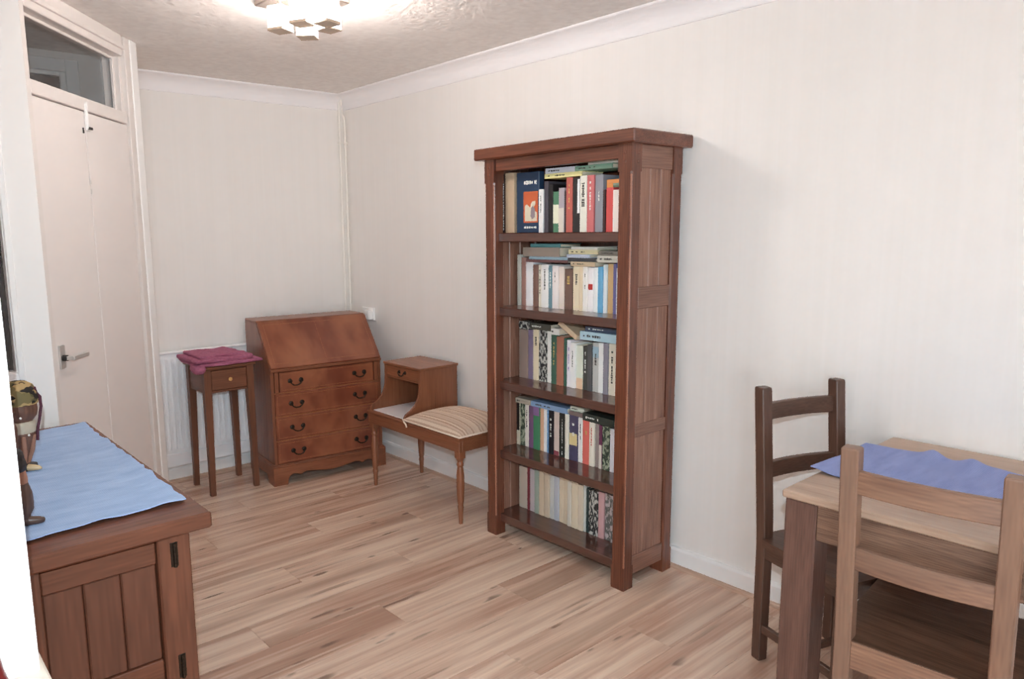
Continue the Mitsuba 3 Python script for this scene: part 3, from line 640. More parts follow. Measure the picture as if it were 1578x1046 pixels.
for k, (z0, z1) in enumerate(((0.560, 0.686), (0.418, 0.557), (0.272, 0.413), (0.128, 0.267))):
    w = HW - 0.020 - (0.032 if k == 0 else 0)
    dr_ = put('drawer', cbox(-w, w, -0.02, 0.005, z0 + 0.002, z1 - 0.002, 0.003), 'desk_burr', dk, DKM)
    for q in ((-w + .012, w - .012, z0 + .014, z0 + .0165), (-w + .012, w - .012, z1 - .0165, z1 - .014), (-w + .012, -w + .0145, z0 + .014, z1 - .014), (w - .0145, w - .012, z0 + .014, z1 - .014)):
        put('inlay', box(q[0], q[1], 0.004, 0.0056, q[2], q[3]), 'desk_line', dr_, DKM)
    for s in (-1, 1): bail(s * 0.208, (z0 + z1) / 2 + 0.004, dr_)
for s in (-1, 1):
    put('lid_support', cbox(s * (HW - 0.034) - 0.012, s * (HW - 0.034) + 0.012, -0.02, 0.006, 0.561, 0.686, 0.002), 'desk_z', dk, DKM)
for z in (0.5595, 0.4155, 0.2695):
    put('drawer_rail', cbox(-HW + 0.018, HW - 0.018, -0.02, 0.003, z - 0.0035, z + 0.0035, 0.001), 'desk_line', dk, DKM)
# bracket plinth with a scalloped front
W2 = HW + 0.014
def scallop():
    pts = [(-W2, 0), (-W2 + 0.085, 0), (-W2 + 0.088, 0.03), (-W2 + 0.10, 0.052), (-W2 + 0.125, 0.062), (-W2 + 0.15, 0.056), (-W2 + 0.17, 0.048), (-W2 + 0.185, 0.058), (-W2 + 0.21, 0.064), (-W2 + 0.25, 0.058), (-0.05, 0.047), (0, 0.044)]
    return pts + [(-a, b) for a, b in pts[-2::-1]] + [(W2, 0.115), (-W2, 0.115)]
pl = put('plinth', prism(scallop(), 0.016, 'xz', -0.002), 'desk_x', dk, DKM)
for sx in (-1, 1):
    a = W2 - 0.018 if sx > 0 else -W2
    put('plinth_side', prism([(-DP, 0), (-DP + 0.08, 0), (-DP + 0.10, 0.05), (-0.11, 0.05), (-0.09, 0), (0.0, 0), (0.0, 0.115), (-DP, 0.115)], 0.018, 'yz', a), 'desk_x', dk, DKM)
put('plinth_moulding', join(cbox(-W2, W2, -DP, 0.017, 0.112, 0.122, 0.003), cbox(-HW - 0.010, HW + 0.010, -DP, 0.010, 0.121, 0.128, 0.003)), 'desk_x', dk, DKM)

# ------------------------------------------------------------------ plant stand and the folded cloth on it
ps = thing('plant_stand', 'tall slim brown wooden stand with one small drawer before the radiator', 'stand')
PX0, PX1, PY0, PY1, PZ = 0.935, 1.228, 0.152, 0.436, 0.755
def taper_leg(cx, cy, w0, w1, z0, z1, sx, sy):
    ox, oy = cx + sx * w0 / 2, cy + sy * w0 / 2
    pts = []
    for w, z in ((w0, z1), (w0, z1 - 0.17), (w1, z0)):
        for a in (0, 1):
            for b in (0, 1): pts.append((ox - sx * w * a, oy - sy * w * b, z))
    return trimesh.convex.convex_hull(np.array(pts))
for sx in (-1, 1):
    for sy in (-1, 1):
        cx = (PX1 - 0.02) if sx > 0 else PX0 + 0.02; cy = (PY1 - 0.02) if sy > 0 else PY0 + 0.02
        put('leg', taper_leg(cx, cy, 0.04, 0.028, 0.0, PZ - 0.016, sx, sy), 'stand_z', ps)
put('top', cbox(PX0 - 0.012, PX1 + 0.012, PY0 - 0.012, PY1 + 0.012, PZ - 0.016, PZ, 0.004), 'stand_x', ps)
put('apron', cbox(PX0 + 0.006, PX0 + 0.022, PY0 + 0.04, PY1 - 0.04, 0.60, PZ - 0.016, 0.002), 'stand_y', ps)
put('apron', cbox(PX1 - 0.022, PX1 - 0.006, PY0 + 0.04, PY1 - 0.04, 0.60, PZ - 0.016, 0.002), 'stand_y', ps)
put('apron', cbox(PX0 + 0.04, PX1 - 0.04, PY0 + 0.006, PY0 + 0.022, 0.60, PZ - 0.016, 0.002), 'stand_x', ps)
put('apron', cbox(PX0 + 0.04, PX1 - 0.04, PY1 - 0.022, PY1 - 0.006, 0.60, 0.612, 0.002), 'stand_x', ps)
put('apron', cbox(PX0 + 0.04, PX1 - 0.04, PY1 - 0.022, PY1 - 0.006, PZ - 0.024, PZ - 0.016, 0.002), 'stand_x', ps)
sd = put('drawer', cbox(PX0 + 0.042, PX1 - 0.042, PY1 - 0.022, PY1 - 0.003, 0.614, PZ - 0.026, 0.003), 'stand_x', ps)
put('knob', lathe([(0, 0), (0.006, 0), (0.005, 0.008), (0.011, 0.014), (0.012, 0.019), (0.008, 0.024), (0, 0.025)], 18).apply_transform(np.array([[1, 0, 0, (PX0 + PX1) / 2], [0, 0, 1, PY1 - 0.004], [0, -1, 0, 0.672], [0, 0, 0, 1.0]])), 'knob_gold', sd, smooth=40)
def fold_layer(x0, x1, y0, y1, z0, z1, seed, amp=0.008):
    m = rbox(x0, x1, y0, y1, z0, z1, (z1 - z0) * 0.48, 10)
    m = to_tm(m3.Manifold(m3.Mesh(np.array(m.vertices, np.float32), np.array(m.faces, np.uint32))).refine_to_length(0.016))
    v = m.vertices.copy()
    n = meshkit.fbm(v * [11, 11, 20] + 3, 3, seed) - 0.5
    n2 = meshkit.fbm(v * [9, 9, 20] + 31, 3, seed + 4) - 0.5
    f = np.clip((v[:, 2] - z0) / (z1 - z0), 0, 1)
    v[:, 0] += 0.035 * n; v[:, 1] += 0.035 * n2
    v[:, 2] += f * amp * 2 * (meshkit.fbm(v * [16, 16, 1], 3, seed + 9) - 0.5)
    return trimesh.Trimesh(v, m.faces, process=False)
cl = thing('folded_cloth', 'crumpled plum pink folded cloth on top of the slim stand', 'cloth')
put('fold', fold_layer(0.885, 1.262, 0.135, 0.462, PZ + 0.002, PZ + 0.024, 3), 'plum_cloth', cl, smooth=True)
put('fold', fold_layer(0.93, 1.275, 0.140, 0.455, PZ + 0.022, PZ + 0.048, 5), 'plum_cloth', cl, smooth=True)
put('fold', fold_layer(0.995, 1.240, 0.15, 0.43, PZ + 0.045, PZ + 0.064, 8), 'plum_cloth', cl, smooth=True)
put('hanging_corner', fold_layer(1.238, 1.268, 0.36, 0.47, PZ - 0.035, PZ + 0.02, 11, 0.002), 'plum_cloth', cl, smooth=True)

# ------------------------------------------------------------------ telephone bench
tb = thing('telephone_bench', 'brown wooden telephone bench with raised drawer box and turned legs', 'bench')
TY0, TY1, TX0, TX1 = 0.875, 1.715, 0.045, 0.435
TBX = 1.235                                         # right side of the raised box
put('seat_frame', join(cbox(TX1 - 0.02, TX1, TY0, TY1, 0.385, 0.447, 0.003), cbox(TX0, TX0 + 0.02, TY0, TY1, 0.385, 0.447, 0.003), cbox(TX0 + 0.02, TX1 - 0.02, TY0, TY0 + 0.02, 0.385, 0.447, 0.003), cbox(TX0 + 0.02, TX1 - 0.02, TY1 - 0.02, TY1, 0.385, 0.447, 0.003)), 'bench_y', tb)
put('seat_board', cbox(TX0 - 0.003, TX1 + 0.006, TY0 - 0.006, TY1 + 0.006, 0.447, 0.460, 0.003), 'bench_y', tb)
def turned_leg():
    pr = [(0, 0), (0.010, 0), (0.0115, 0.03), (0.0135, 0.075), (0.0165, 0.085), (0.0150, 0.095), (0.0125, 0.102), (0.0170, 0.120), (0.0205, 0.20), (0.0205, 0.255), (0.0160, 0.295), (0.0135, 0.305), (0.0180, 0.312), (0.0190, 0.320), (0.0150, 0.328), (0.0140, 0.334), (0.0195, 0.345), (0.0195, 0.352), (0, 0.352)]
    return join(lathe(pr, 22), cbox(-0.021, 0.021, -0.021, 0.021, 0.35, 0.447, 0.003))
for lx in (TX0 + 0.024, TX1 - 0.024):
    for ly in (TY0 + 0.024, TY1 - 0.024):
        put('leg', turned_leg(), 'bench_z', tb, np.array([[1, 0, 0, lx], [0, 1, 0, ly], [0, 0, 1, 0], [0, 0, 0, 1.0]]), smooth=35)
sw = [(TX0, 0.46), (0.425, 0.46), (0.424, 0.475), (0.408, 0.492), (0.375, 0.508), (0.345, 0.535), (0.325, 0.57), (0.315, 0.61), (0.312, 0.722), (TX0, 0.722)]
put('side_panel', prism(sw, 0.015, 'xz', TY0 + 0.004), 'bench_z', tb)
put('side_panel', prism(sw, 0.015, 'xz', TBX - 0.019), 'bench_z', tb)
put('box_top', cbox(TX0 - 0.005, 0.318, TY0 - 0.002, TBX + 0.004, 0.722, 0.737, 0.003), 'bench_y', tb)
put('back_panel', cbox(TX0, TX0 + 0.012, TY0 + 0.019, TBX - 0.019, 0.46, 0.722, 0.001), 'bench_y', tb)
put('shelf_board', cbox(TX0 + 0.012, 0.305, TY0 + 0.019, TBX - 0.019, 0.645, 0.655, 0.001), 'bench_y', tb)
bdw = put('drawer', cbox(0.28, 0.309, TY0 + 0.021, TBX - 0.021, 0.657, 0.719, 0.002), 'bench_y', tb)
put('handle', join(*[lathe([(0, 0), (0.010, 0), (0.009, 0.003), (0.004, 0.005), (0.004, 0.012), (0, 0.013)], 14).apply_transform(np.array([[0, 0, 1, 0.309], [1, 0, 0, 1.055 + s * 0.028], [0, 1, 0, 0.692], [0, 0, 0, 1.0]])) for s in (-1, 1)],
                   tube([(0.322, 1.055 + 0.028 * math.cos(a), 0.692 - 0.020 * math.sin(a)) for a in np.linspace(0, math.pi, 11)], 0.003, 8)), 'bronze', bdw, smooth=40)
put('shelf_inset', cbox(TX0 + 0.02, 0.415, TY0 + 0.03, TBX - 0.03, 0.460, 0.464, 0.001), 'marble_white', tb, label='white inset in the open shelf')
# cushion
cu = thing('seat_cushion', 'striped pink and cream seat cushion on the telephone bench', 'cushion')
def cushion(x0, x1, y0, y1, z0, h):
    n = 26
    u, v = np.meshgrid(np.linspace(-1, 1, n), np.linspace(-1, 1, n), indexing='ij')
    pr = (np.clip(1 - np.abs(u) ** 2.6, 0, 1) * np.clip(1 - np.abs(v) ** 2.6, 0, 1)) ** 0.55
    up = z0 + 0.014 + h * pr; lo = np.full_like(up, z0 + 0.0) + 0.012 * (1 - pr ** 0.4)
    X = (x0 + x1) / 2 + u * (x1 - x0) / 2; Y = (y0 + y1) / 2 + v * (y1 - y0) / 2
    I = np.arange(n * n).reshape(n, n); N = n * n
    a, b, c, d = I[:-1, :-1].ravel(), I[1:, :-1].ravel(), I[1:, 1:].ravel(), I[:-1, 1:].ravel()
    ring = np.concatenate([I[:-1, 0], I[-1, :-1], I[:0:-1, -1], I[0, :0:-1]]); nx_ = np.roll(ring, -1)
    F = np.vstack([np.c_[a, b, c], np.c_[a, c, d], np.c_[a, c, b] + N, np.c_[a, d, c] + N, np.c_[ring, ring + N, nx_ + N], np.c_[ring, nx_ + N, nx_]])
    m = trimesh.Trimesh(np.vstack([np.c_[X.ravel(), Y.ravel(), up.ravel()], np.c_[X.ravel(), Y.ravel(), lo.ravel()]]), F, process=False)
    if m.volume < 0: m.invert()
    return m
put('cover', cushion(TX0 + 0.005, TX1 + 0.008, TBX + 0.006, TY1 + 0.012, 0.4605, 0.056), 'stripe_cloth', cu, smooth=True)
cx0, cx1, cy0, cy1 = TX0 + 0.005, TX1 + 0.008, TBX + 0.006, TY1 + 0.012
put('piping', tube([(cx0, cy0, .469), (cx1, cy0, .469), (cx1, cy1, .469), (cx0, cy1, .469), (cx0, cy0 + .004, .469)], 0.0055, 8), 'cushion_edge', cu, smooth=True)
put('tie', tube([(cx1 - .01, cy0, .468), (cx1 + 0.008, cy0 + 0.02, .462), (cx1 + .006, cy0 + .035, .45), (cx1 + .004, cy0 + .038, .435)], 0.005, 8), 'cushion_edge', cu, smooth=True)

# ------------------------------------------------------------------ sideboard
sb = thing('sideboard', 'brown wooden sideboard under a pale blue runner in the left foreground', 'sideboard')
SX0, SX1, SY0, SY1 = 2.070, 2.615, 1.492, 2.712
put('top', cbox(SX0, SX1, SY0, SY1, 0.758, 0.800, 0.005), 'sideboard_x', sb)
for px_ in ((2.118, 2.198), (2.545, 2.605)):
    for py_ in ((2.605, 2.680), (1.52, 1.59)):
        put('post', cbox(px_[0], px_[1], py_[0], py_[1], 0, 0.758, 0.004), 'sideboard_z', sb)
put('back_panel', box(2.585, 2.60, 1.59, 2.605, 0.10, 0.758), 'sideboard_panel', sb)
put('floor_board', box(2.13, 2.585, 1.55, 2.65, 0.10, 0.118), 'sideboard_panel', sb)
put('stile', cbox(2.453, 2.545, 2.635, 2.676, 0.08, 0.757, 0.002), 'sideboard_z', sb)
ed = put('end_door', cbox(2.200, 2.453, 2.636, 2.650, 0.09, 0.745, 0.001), 'sideboard_panel', sb)
put('rail', cbox(2.201, 2.452, 2.650, 2.674, 0.687, 0.744, 0.003), 'sideboard_x', ed)
put('rail', cbox(2.201, 2.452, 2.650, 2.674, 0.370, 0.432, 0.003), 'sideboard_x', ed)
put('rail', cbox(2.201, 2.452, 2.650, 2.674, 0.09, 0.15, 0.003), 'sideboard_x', ed)
for z0, z1 in ((0.433, 0.686), (0.151, 0.369)):
    for xa, xb in ((2.202, 2.2835), (2.285, 2.3665), (2.368, 2.4515)):
        put('plank', cbox(xa, xb, 2.650, 2.668, z0, z1, 0.0035), 'sideboard_panel', ed)
def hinge(z):
    return join(*[xf(trimesh.creation.cylinder(0.0045, 0.0095, sections=14), np.array([[1, 0, 0, 2.158], [0, 1, 0, 2.6825], [0, 0, 1, z + k * 0.0105], [0, 0, 0, 1.0]])) for k in range(-3, 3)], cbox(2.150, 2.168, 2.679, 2.6815, z - 0.035, z + 0.028, 0.0005))
for z in (0.705, 0.405, 0.16): put('hinge', hinge(z), 'bronze', sb, smooth=40)
# long room-facing front: three framed doors
for k in range(3):
    ya = 1.595 + k * 0.337
    fd = put('front_door', cbox(2.128, 2.142, ya, ya + 0.333, 0.10, 0.745, 0.002), 'sideboard_panel', sb)
    put('rail', join(cbox(2.118, 2.129, ya, ya + 0.333, 0.68, 0.745, 0.002), cbox(2.118, 2.129, ya, ya + 0.333, 0.10, 0.165, 0.002)), 'sideboard_y', fd)
    put('knob', lathe([(0, 0), (0.008, 0), (0.008, 0.01), (0.014, 0.016), (0.012, 0.024), (0, 0.027)], 16).apply_transform(np.array([[0, 0, -1, 2.128], [1, 0, 0, ya + 0.30], [0, 1, 0, 0.45], [0, 0, 0, 1.0]])), 'bronze', fd, smooth=40)
def runner(x0, x1, y0, y1, z, wav, lift, seed):
    def fn(u, v):
        X = x0 + (x1 - x0) * u; Y = y0 + (y1 - y0) * v
        e0 = (meshkit.noise(np.stack([v * 26, v * 0, v * 0], -1), seed) - 0.5) * wav
        X = X + e0 * (1 - u) ** 3 + (meshkit.noise(np.stack([v * 22, v * 0 + 3, v * 0], -1), seed + 1) - 0.5) * wav * u ** 3
        Y = Y + (meshkit.noise(np.stack([u * 9, u * 0, u * 0 + 7], -1), seed + 2) - 0.5) * wav * (v ** 6 + (1 - v) ** 6)
        Y = Y + 0.030 * u * v
        edge = np.maximum.reduce([np.clip(1 - u / 0.10, 0, 1), np.clip((v - 0.93) / 0.07, 0, 1)])
        Z = z + 0.0055 + edge * lift * (0.25 + meshkit.noise(np.stack([u * 9 + 1, v * 24, u * 0], -1), seed + 3)) + 0.0025 * meshkit.noise(np.stack([u * 6, v * 22, u * 0 + 2], -1), seed + 5)
        return np.stack([X, Y, Z], -1)
    return grid_sheet(40, 110, fn, 0.003)
one('table_runner', runner(2.094, 2.56, 1.545, 2.602, 0.800, 0.010, 0.007, 3), 'blue_cloth', 'long pale blue cloth runner on the sideboard', 'table runner', smooth=40)

# ------------------------------------------------------------------ carved figures on the sideboard
def camo(p, n, uv):
    f = fbm(p[0] * 34, p[1] * 34, p[2] * 40, 3)
    c = mix(lin('a88d63'), lin('211c18'), smoothstep(0.50, 0.56, f))
    return mix(c, lin('5c5738'), smoothstep(0.56, 0.6, fbm(p[0] * 28 + 7, p[1] * 28, p[2] * 34 + 3, 2)) * 0.8)
scene['camo_cloth'] = {'type': 'twosided', 'bsdf': {'type': 'principled', 'base_color': proc(camo), 'roughness': 0.7, 'specular': 0.3}}
wood('carved_wood', '4a3228', '7d5747', 2, 0.35)
wood('carved_pale', '7d5444', 'a87a65', 2, 0.4)
wood('carved_dark', '3e2c26', '5f463b', 2, 0.35)
mat('carved_black', '26201f', 0.5)
mat('collar_cream', 'b7ab98', 0.6)
mat('strap_plum', '4c2030', 0.5)
mat('bead_white', 'f0eeea', 0.2)
mat('gold_paint', 'cdb38c', 0.4)
f1 = thing('carved_figure', 'carved figure with rounded mottled olive head at the far end of the blue runner', 'figurine')
FX, FY = 2.362, 2.02
R0 = 0.808
put('base', xf(lathe([(0, 0), (0.034, 0), (0.032, 0.012), (0.014, 0.016), (0, 0.016)], 24), rotz(0, (FX, FY, R0))), 'carved_black', f1, smooth=40)
put('body', xf(lathe([(0, 0.012), (0.012, 0.014), (0.014, 0.03), (0.024, 0.055), (0.033, 0.085), (0.038, 0.105), (0.036, 0.116), (0, 0.116)], 28), rotz(0, (FX, FY, R0))), 'carved_wood', f1, smooth=40)
for k, a in enumerate((0.6, 1.5, 2.4)):
    put('skirt_fold', tube([(FX + 0.012 * math.cos(a), FY + 0.012 * math.sin(a), R0 + 0.02), (FX + 0.026 * math.cos(a), FY + 0.026 * math.sin(a), R0 + 0.06), (FX + 0.037 * math.cos(a), FY + 0.037 * math.sin(a), R0 + 0.105)], [0.005, 0.008, 0.006], 8), 'carved_pale', f1, smooth=True)
put('collar', xf(lathe([(0, 0.112), (0.037, 0.112), (0.040, 0.122), (0.039, 0.140), (0.034, 0.146), (0, 0.146)], 28), rotz(0, (FX, FY, R0))), 'collar_cream', f1, smooth=40)
fc = put('face', xf(lathe([(0, 0.142), (0.030, 0.144), (0.043, 0.160), (0.047, 0.180), (0.045, 0.200), (0, 0.205)], 28), rotz(0, (FX, FY, R0))), 'carved_wood', f1, smooth=40)
put('headdress', xf(lathe([(0, 0.196), (0.050, 0.197), (0.052, 0.210), (0.049, 0.232), (0.040, 0.252), (0.022, 0.264), (0, 0.267)], 28), rotz(0, (FX, FY, R0))), 'camo_cloth', f1, smooth=40)
def onhead(az, r, z): return (FX + r * math.cos(az), FY + r * math.sin(az), R0 + z)
azc = math.atan2(CAM[1] - FY, CAM[0] - FX)
put('bead', trimesh.creation.icosphere(2, 0.0035).apply_translation(onhead(azc, 0.047, 0.163)), 'bead_white', fc, smooth=True)
put('nose', trimesh.creation.icosphere(2, 0.006).apply_translation(onhead(azc - 0.35, 0.047, 0.182)), 'carved_wood', fc, smooth=True)
put('bead', trimesh.creation.icosphere(2, 0.0035).apply_translation(onhead(azc + 0.45, 0.039, 0.108)), 'bead_white', f1, smooth=True)
put('strap', tube([onhead(azc + 1.2, 0.046, 0.245), onhead(azc + 1.35, 0.056, 0.215), onhead(azc + 1.4, 0.056, 0.185), onhead(azc + 1.35, 0.050, 0.15), onhead(azc + 1.3, 0.043, 0.12), onhead(azc + 1.25, 0.040, 0.085)], 0.004, 8), 'strap_plum', f1, smooth=True)
put('foot', join(tube([(FX - 0.004, FY + 0.03, R0 + 0.010), (FX - 0.016, FY + 0.04, R0 + 0.010), (FX - 0.028, FY + 0.045, R0 + 0.008), (FX - 0.034, FY + 0.048, R0 + 0.006)], [0.011, 0.009, 0.007, 0.003], 10)), 'gold_paint', f1, smooth=True)

f2 = thing('carved_figure', 'dark carved standing figure with bent foot, nearest on the blue runner', 'figurine')
GX, GY = 2.458, 2.520
def hull_chain(pts):
    parts = []
    for (a, ra), (b, rb) in zip(pts[:-1], pts[1:]):
        parts.append(m3.Manifold.batch_hull([m3.Manifold.sphere(ra, 14).translate(list(a)), m3.Manifold.sphere(rb, 14).translate(list(b))]))
    return parts
def body_mesh(chains, L=0.008):
    ps_ = [q for c in chains for q in hull_chain(c)]
    m = m3.Manifold.batch_boolean(ps_, m3.OpType.Add).refine_to_length(L)
    t = to_tm(m); t.merge_vertices()
    trimesh.smoothing.filter_taubin(t, iterations=12)
    return t
Z0 = 0.808
leg1 = [((GX - 0.002, GY, Z0 + 0.100), 0.024), ((GX - 0.010, GY, Z0 + 0.075), 0.023), ((GX - 0.014, GY, Z0 + 0.045), 0.019), ((GX - 0.006, GY, Z0 + 0.016), 0.012)]
foot1 = [((GX - 0.002, GY, Z0 + 0.011), 0.012), ((GX - 0.030, GY + 0.006, Z0 + 0.010), 0.010), ((GX - 0.044, GY + 0.008, Z0 + 0.008), 0.008)]
leg2 = [((GX + 0.035, GY - 0.01, Z0 + 0.100), 0.024), ((GX + 0.035, GY - 0.01, Z0 + 0.06), 0.020), ((GX + 0.037, GY - 0.01, Z0 + 0.016), 0.012)]
foot2 = [((GX + 0.037, GY - 0.01, Z0 + 0.011), 0.012), ((GX + 0.02, GY + 0.02, Z0 + 0.009), 0.009)]
put('body', body_mesh([leg1, foot1, leg2, foot2]), 'carved_dark', f2, smooth=True)
put('thigh', body_mesh([[((GX - 0.002, GY, Z0 + 0.112), 0.024), ((GX + 0.002, GY, Z0 + 0.142), 0.024)], [((GX + 0.035, GY - 0.01, Z0 + 0.112), 0.024), ((GX + 0.033, GY - 0.01, Z0 + 0.142), 0.024)]]), 'carved_pale', f2, smooth=True)
put('loincloth', body_mesh([[((GX + 0.002, GY, Z0 + 0.150), 0.029), ((GX + 0.034, GY - 0.008, Z0 + 0.150), 0.029)], [((GX + 0.004, GY, Z0 + 0.170), 0.027), ((GX + 0.034, GY - 0.008, Z0 + 0.170), 0.027)]]), 'carved_black', f2, smooth=True)
put('torso', body_mesh([[((GX + 0.018, GY - 0.004, Z0 + 0.18), 0.030), ((GX + 0.018, GY - 0.004, Z0 + 0.235), 0.034), ((GX + 0.018, GY - 0.004, Z0 + 0.262), 0.016), ((GX + 0.018, GY - 0.004, Z0 + 0.285), 0.014)],
                        [((GX + 0.050, GY - 0.004, Z0 + 0.25), 0.012), ((GX + 0.062, GY - 0.004, Z0 + 0.20), 0.010), ((GX + 0.050, GY + 0.02, Z0 + 0.17), 0.008)]]), 'carved_wood', f2, smooth=True)
hd = put('head', body_mesh([[((GX + 0.018, GY - 0.004, Z0 + 0.295), 0.021), ((GX + 0.018, GY - 0.006, Z0 + 0.325), 0.023)], [((GX + 0.018, GY + 0.018, Z0 + 0.31), 0.005), ((GX + 0.018, GY + 0.016, Z0 + 0.322), 0.003)]]), 'carved_wood', f2, smooth=True)

# ------------------------------------------------------------------ dining table with runner
dt = thing('dining_table', 'square-legged worn brown dining table at the right beside the long wall', 'table')
put('top', cbox(0.012, 0.790, 3.548, 4.98, 0.750, 0.773, 0.004), 'table_top', dt)
for lx0 in (0.020, 0.698):
    for ly0 in (3.556, 4.885):
        put('leg', cbox(lx0, lx0 + 0.086, ly0, ly0 + 0.086, 0, 0.750, 0.004), 'table_leg', dt)
put('apron', cbox(0.752, 0.781, 3.642, 4.885, 0.650, 0.750, 0.003), 'table_apron', dt)
put('apron', cbox(0.024, 0.05, 3.642, 4.885, 0.650, 0.750, 0.003), 'table_apron', dt)
put('apron', cbox(0.106, 0.698, 3.562, 3.588, 0.650, 0.750, 0.003), 'table_apron_x', dt)
put('apron', cbox(0.106, 0.698, 4.94, 4.966, 0.650, 0.750, 0.003), 'table_apron_x', dt)
def runner2():
    def fn(u, v):
        x1 = 0.59 - 0.02 * v; x0 = 0.19
        X = x0 + (x1 - x0) * u; Y = 3.532 + 1.3 * v
        X = X + (meshkit.noise(np.stack([v * 18, v * 0, v * 0], -1), 5) - 0.5) * 0.03 * (1 - u) ** 2
        Z = 0.773 + 0.005 + 0.006 * meshkit.fbm(np.stack([u * 3, v * 16, u * 0 + 2], -1), 2, 4)
        for cv, hgt, w in ((0.152, 0.020, 0.022), (0.232, 0.016, 0.022), (0.43, 0.015, 0.03)):
            Z = Z + hgt * np.exp(-((v - cv) / w) ** 2) * np.clip(1 - u / 0.30, 0, 1)
        Z = Z + 0.010 * np.exp(-(v / 0.03) ** 2) * u ** 2
        return np.stack([X, Y, Z], -1)
    return grid_sheet(36, 120, fn, 0.003)
one('table_runner', runner2(), 'violet_cloth', 'rumpled violet blue cloth runner on the dining table', 'table runner', smooth=40)

# ------------------------------------------------------------------ ladder-back chairs
def chair(label, M, mats, seatmat, deep):
    mz, mx, my = mats
    c = thing('dining_chair', label, 'chair', None)
    hw, w = 0.1635, 0.036
    st = [(0, 0, .018), (0, .004, .019), (0, 0.43, .020), (-0.006, 0.53, .0205), (-0.040, 0.954, .0205), (-0.0405, 0.958, .0195), (-0.041, 0.960, .0175)]   # (y, z, half width)
    for s in (-1, 1):
        put('back_post', loft([[(s * hw + a, y + b, z) for a, b in oct_ring(h, h, 0.0032)] for y, z, h in st]), mz, c, M)
    def back_rail(z0, z1):
        zc = (z0 + z1) / 2
        y = -0.006 - (zc - 0.53) * 0.081
        return loft([[(x, y - 0.020 * (1 - (x / hw) ** 2) + a, zc + b) for a, b in oct_ring(0.010, (z1 - z0) / 2, 0.003)] for x in np.linspace(-hw + 0.014, hw - 0.014, 15)])
    put('back_rail', back_rail(0.845, 0.903), mx, c, M, smooth=20)
    put('back_rail', back_rail(0.645, 0.703), mx, c, M, smooth=20)
    put('seat', prism(Polygon([(-0.145, -0.015), (0.145, -0.015), (0.145, 0.02), (0.198, 0.022), (0.205, deep - 0.018), (0.195, deep), (-0.195, deep), (-0.205, deep - 0.018), (-0.198, 0.022), (-0.145, 0.02)]).buffer(-0.004).buffer(0.004, quad_segs=3), 0.026, 'xy', 0.424), seatmat, c, M)
    put('seat_rail', cbox(-hw + 0.018, hw - 0.018, -0.016, 0.006, 0.372, 0.449, 0.003), mx, c, M)
    put('seat_rail', cbox(-0.165, 0.165, 0.325, 0.345, 0.375, 0.424, 0.003), mx, c, M)
    for s in (-1, 1):
        put('front_leg', cbox(s * 0.175 - 0.018, s * 0.175 + 0.018, 0.318, 0.354, 0, 0.424, 0.003), mz, c, M)
        put('seat_rail', cbox(s * 0.170 - 0.010, s * 0.170 + 0.010, 0.018, 0.318, 0.375, 0.424, 0.003), my, c, M)
        put('stretcher', cbox(s * 0.170 - 0.009, s * 0.170 + 0.009, 0.018, 0.318, 0.105, 0.135, 0.003), my, c, M)
    put('stretcher', cbox(-0.161, 0.161, 0.16, 0.178, 0.108, 0.132, 0.003), mx, c, M)
    return c
u1 = np.array([-0.305, 0.105]); u1 /= np.linalg.norm(u1)
# chair local: x across the back, y forward
chair('dark brown ladder-back chair at the end of the table by the wall', frame((0.2475, 3.3625, 0), u1, (u1[1], -u1[0])), ('dark_oak_z', 'dark_oak_x', 'dark_oak_y'), 'dark_oak_y', 0.372)
u2 = np.array([-0.0715, 0.9974])
chair('lighter worn ladder-back chair in the right foreground, its back to the camera', frame((0.832, 3.922, 0), u2, (-0.9974, -0.0715)), ('worn_oak_z', 'worn_oak_y', 'worn_oak_x'), 'worn_seat', 0.412)

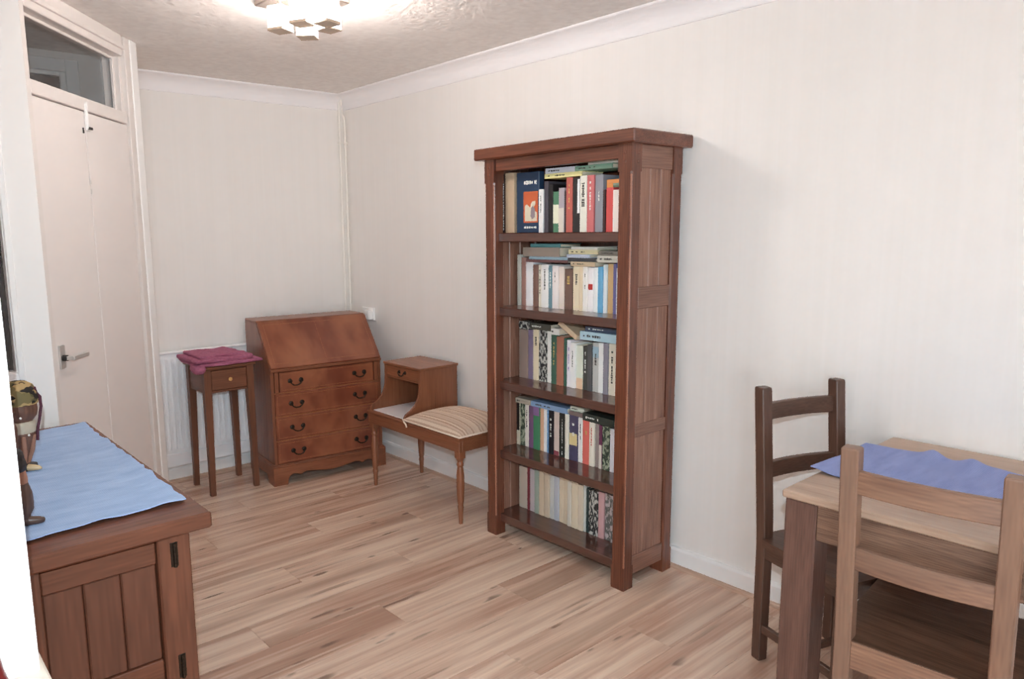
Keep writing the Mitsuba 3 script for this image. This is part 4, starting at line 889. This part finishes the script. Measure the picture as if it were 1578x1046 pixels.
# ------------------------------------------------------------------ ceiling light in view
mat('fitting_metal', '8d8178', 0.25, metallic=0.85)
mat('shade_base', 'b59f8a', 0.4)
cl = thing('ceiling_light', 'lit ceiling light with cube glass shades on a square metal plate', 'light')
CLX, CLY = 1.222, 1.735
put('plate', cbox(-0.135, 0.135, -0.135, 0.135, H - 0.022, H, 0.004), 'fitting_metal', cl, rotz(3, (CLX, CLY, 0)))
scene['lit_glass'] = {'type': 'diffuse', 'reflectance': {'type': 'rgb', 'value': [0.8, 0.78, 0.74]}}
for (sx_, sy_, ang, zb) in ((1.334, 1.765, 25, 2.250), (1.222, 1.768, 45, 2.243), (1.190, 1.880, 8, 2.252), (1.300, 1.875, 30, 2.258), (1.235, 1.945, 15, 2.255)):
    M = rotz(ang, (sx_, sy_, 0))
    key = put('glass_shade', cbox(-0.035, 0.035, -0.035, 0.035, zb + 0.016, zb + 0.095, 0.003), 'lit_glass', cl, M)
    scene[key]['emitter'] = {'type': 'area', 'radiance': {'type': 'rgb', 'value': [LAMP_W * 1.08, LAMP_W, LAMP_W * 0.95]}}
    put('base', cbox(-0.036, 0.036, -0.036, 0.036, zb + 0.004, zb + 0.016, 0.002), 'shade_base', key, M)
    put('arm', join(cbox(-0.006, 0.006, -0.006, 0.006, zb + 0.095, H - 0.022, 0.001), cbox(-0.014, 0.014, -0.014, 0.014, zb + 0.095, zb + 0.103, 0.001)), 'fitting_metal', key, M)
# the lamps of the other half of the room, behind the camera: an opal ceiling light and a large paper lantern standing on the floor
rl = thing('ceiling_light', 'round opal ceiling light in the part of the room behind the camera', 'light')
put('rim', xf(lathe([(0.15, 0), (0.19, 0), (0.19, 0.03), (0.15, 0.03)], 36), rotz(0, (2.6, 5.7, H - 0.03))), 'white_gloss', rl)
key = put('diffuser', xf(lathe([(0, -0.03), (0.08, -0.024), (0.14, -0.008), (0.149, 0.004), (0.149, 0.02), (0, 0.02)], 36), rotz(0, (2.6, 5.7, H - 0.022))), 'lit_glass', rl, smooth=40)
scene[key]['emitter'] = {'type': 'area', 'radiance': {'type': 'rgb', 'value': [REAR_W * 0.84, REAR_W, REAR_W * 1.12]}}
fl = thing('floor_lantern', 'large lit white paper lantern standing on the floor behind the camera', 'lamp')
LX, LYY = 3.25, 5.45
key = put('paper_shade', xf(lathe([(0.001, 0.42)] + [(0.27 * math.sin(a) + 0.05, 0.95 - 0.53 * math.cos(a)) for a in np.linspace(0.05, math.pi - 0.05, 22)] + [(0.001, 1.48)], 40), rotz(0, (LX, LYY, 0))), 'lit_glass', fl, smooth=40)
scene[key]['emitter'] = {'type': 'area', 'radiance': {'type': 'rgb', 'value': [LANTERN_W * 0.84, LANTERN_W, LANTERN_W * 1.12]}}
put('foot', xf(join(lathe([(0.001, 0), (0.17, 0), (0.17, 0.02), (0.001, 0.02)], 36), lathe([(0.001, 0.02), (0.014, 0.02), (0.014, 0.43), (0.001, 0.43)], 16)), rotz(0, (LX, LYY, 0.0))), 'black_plastic', fl)
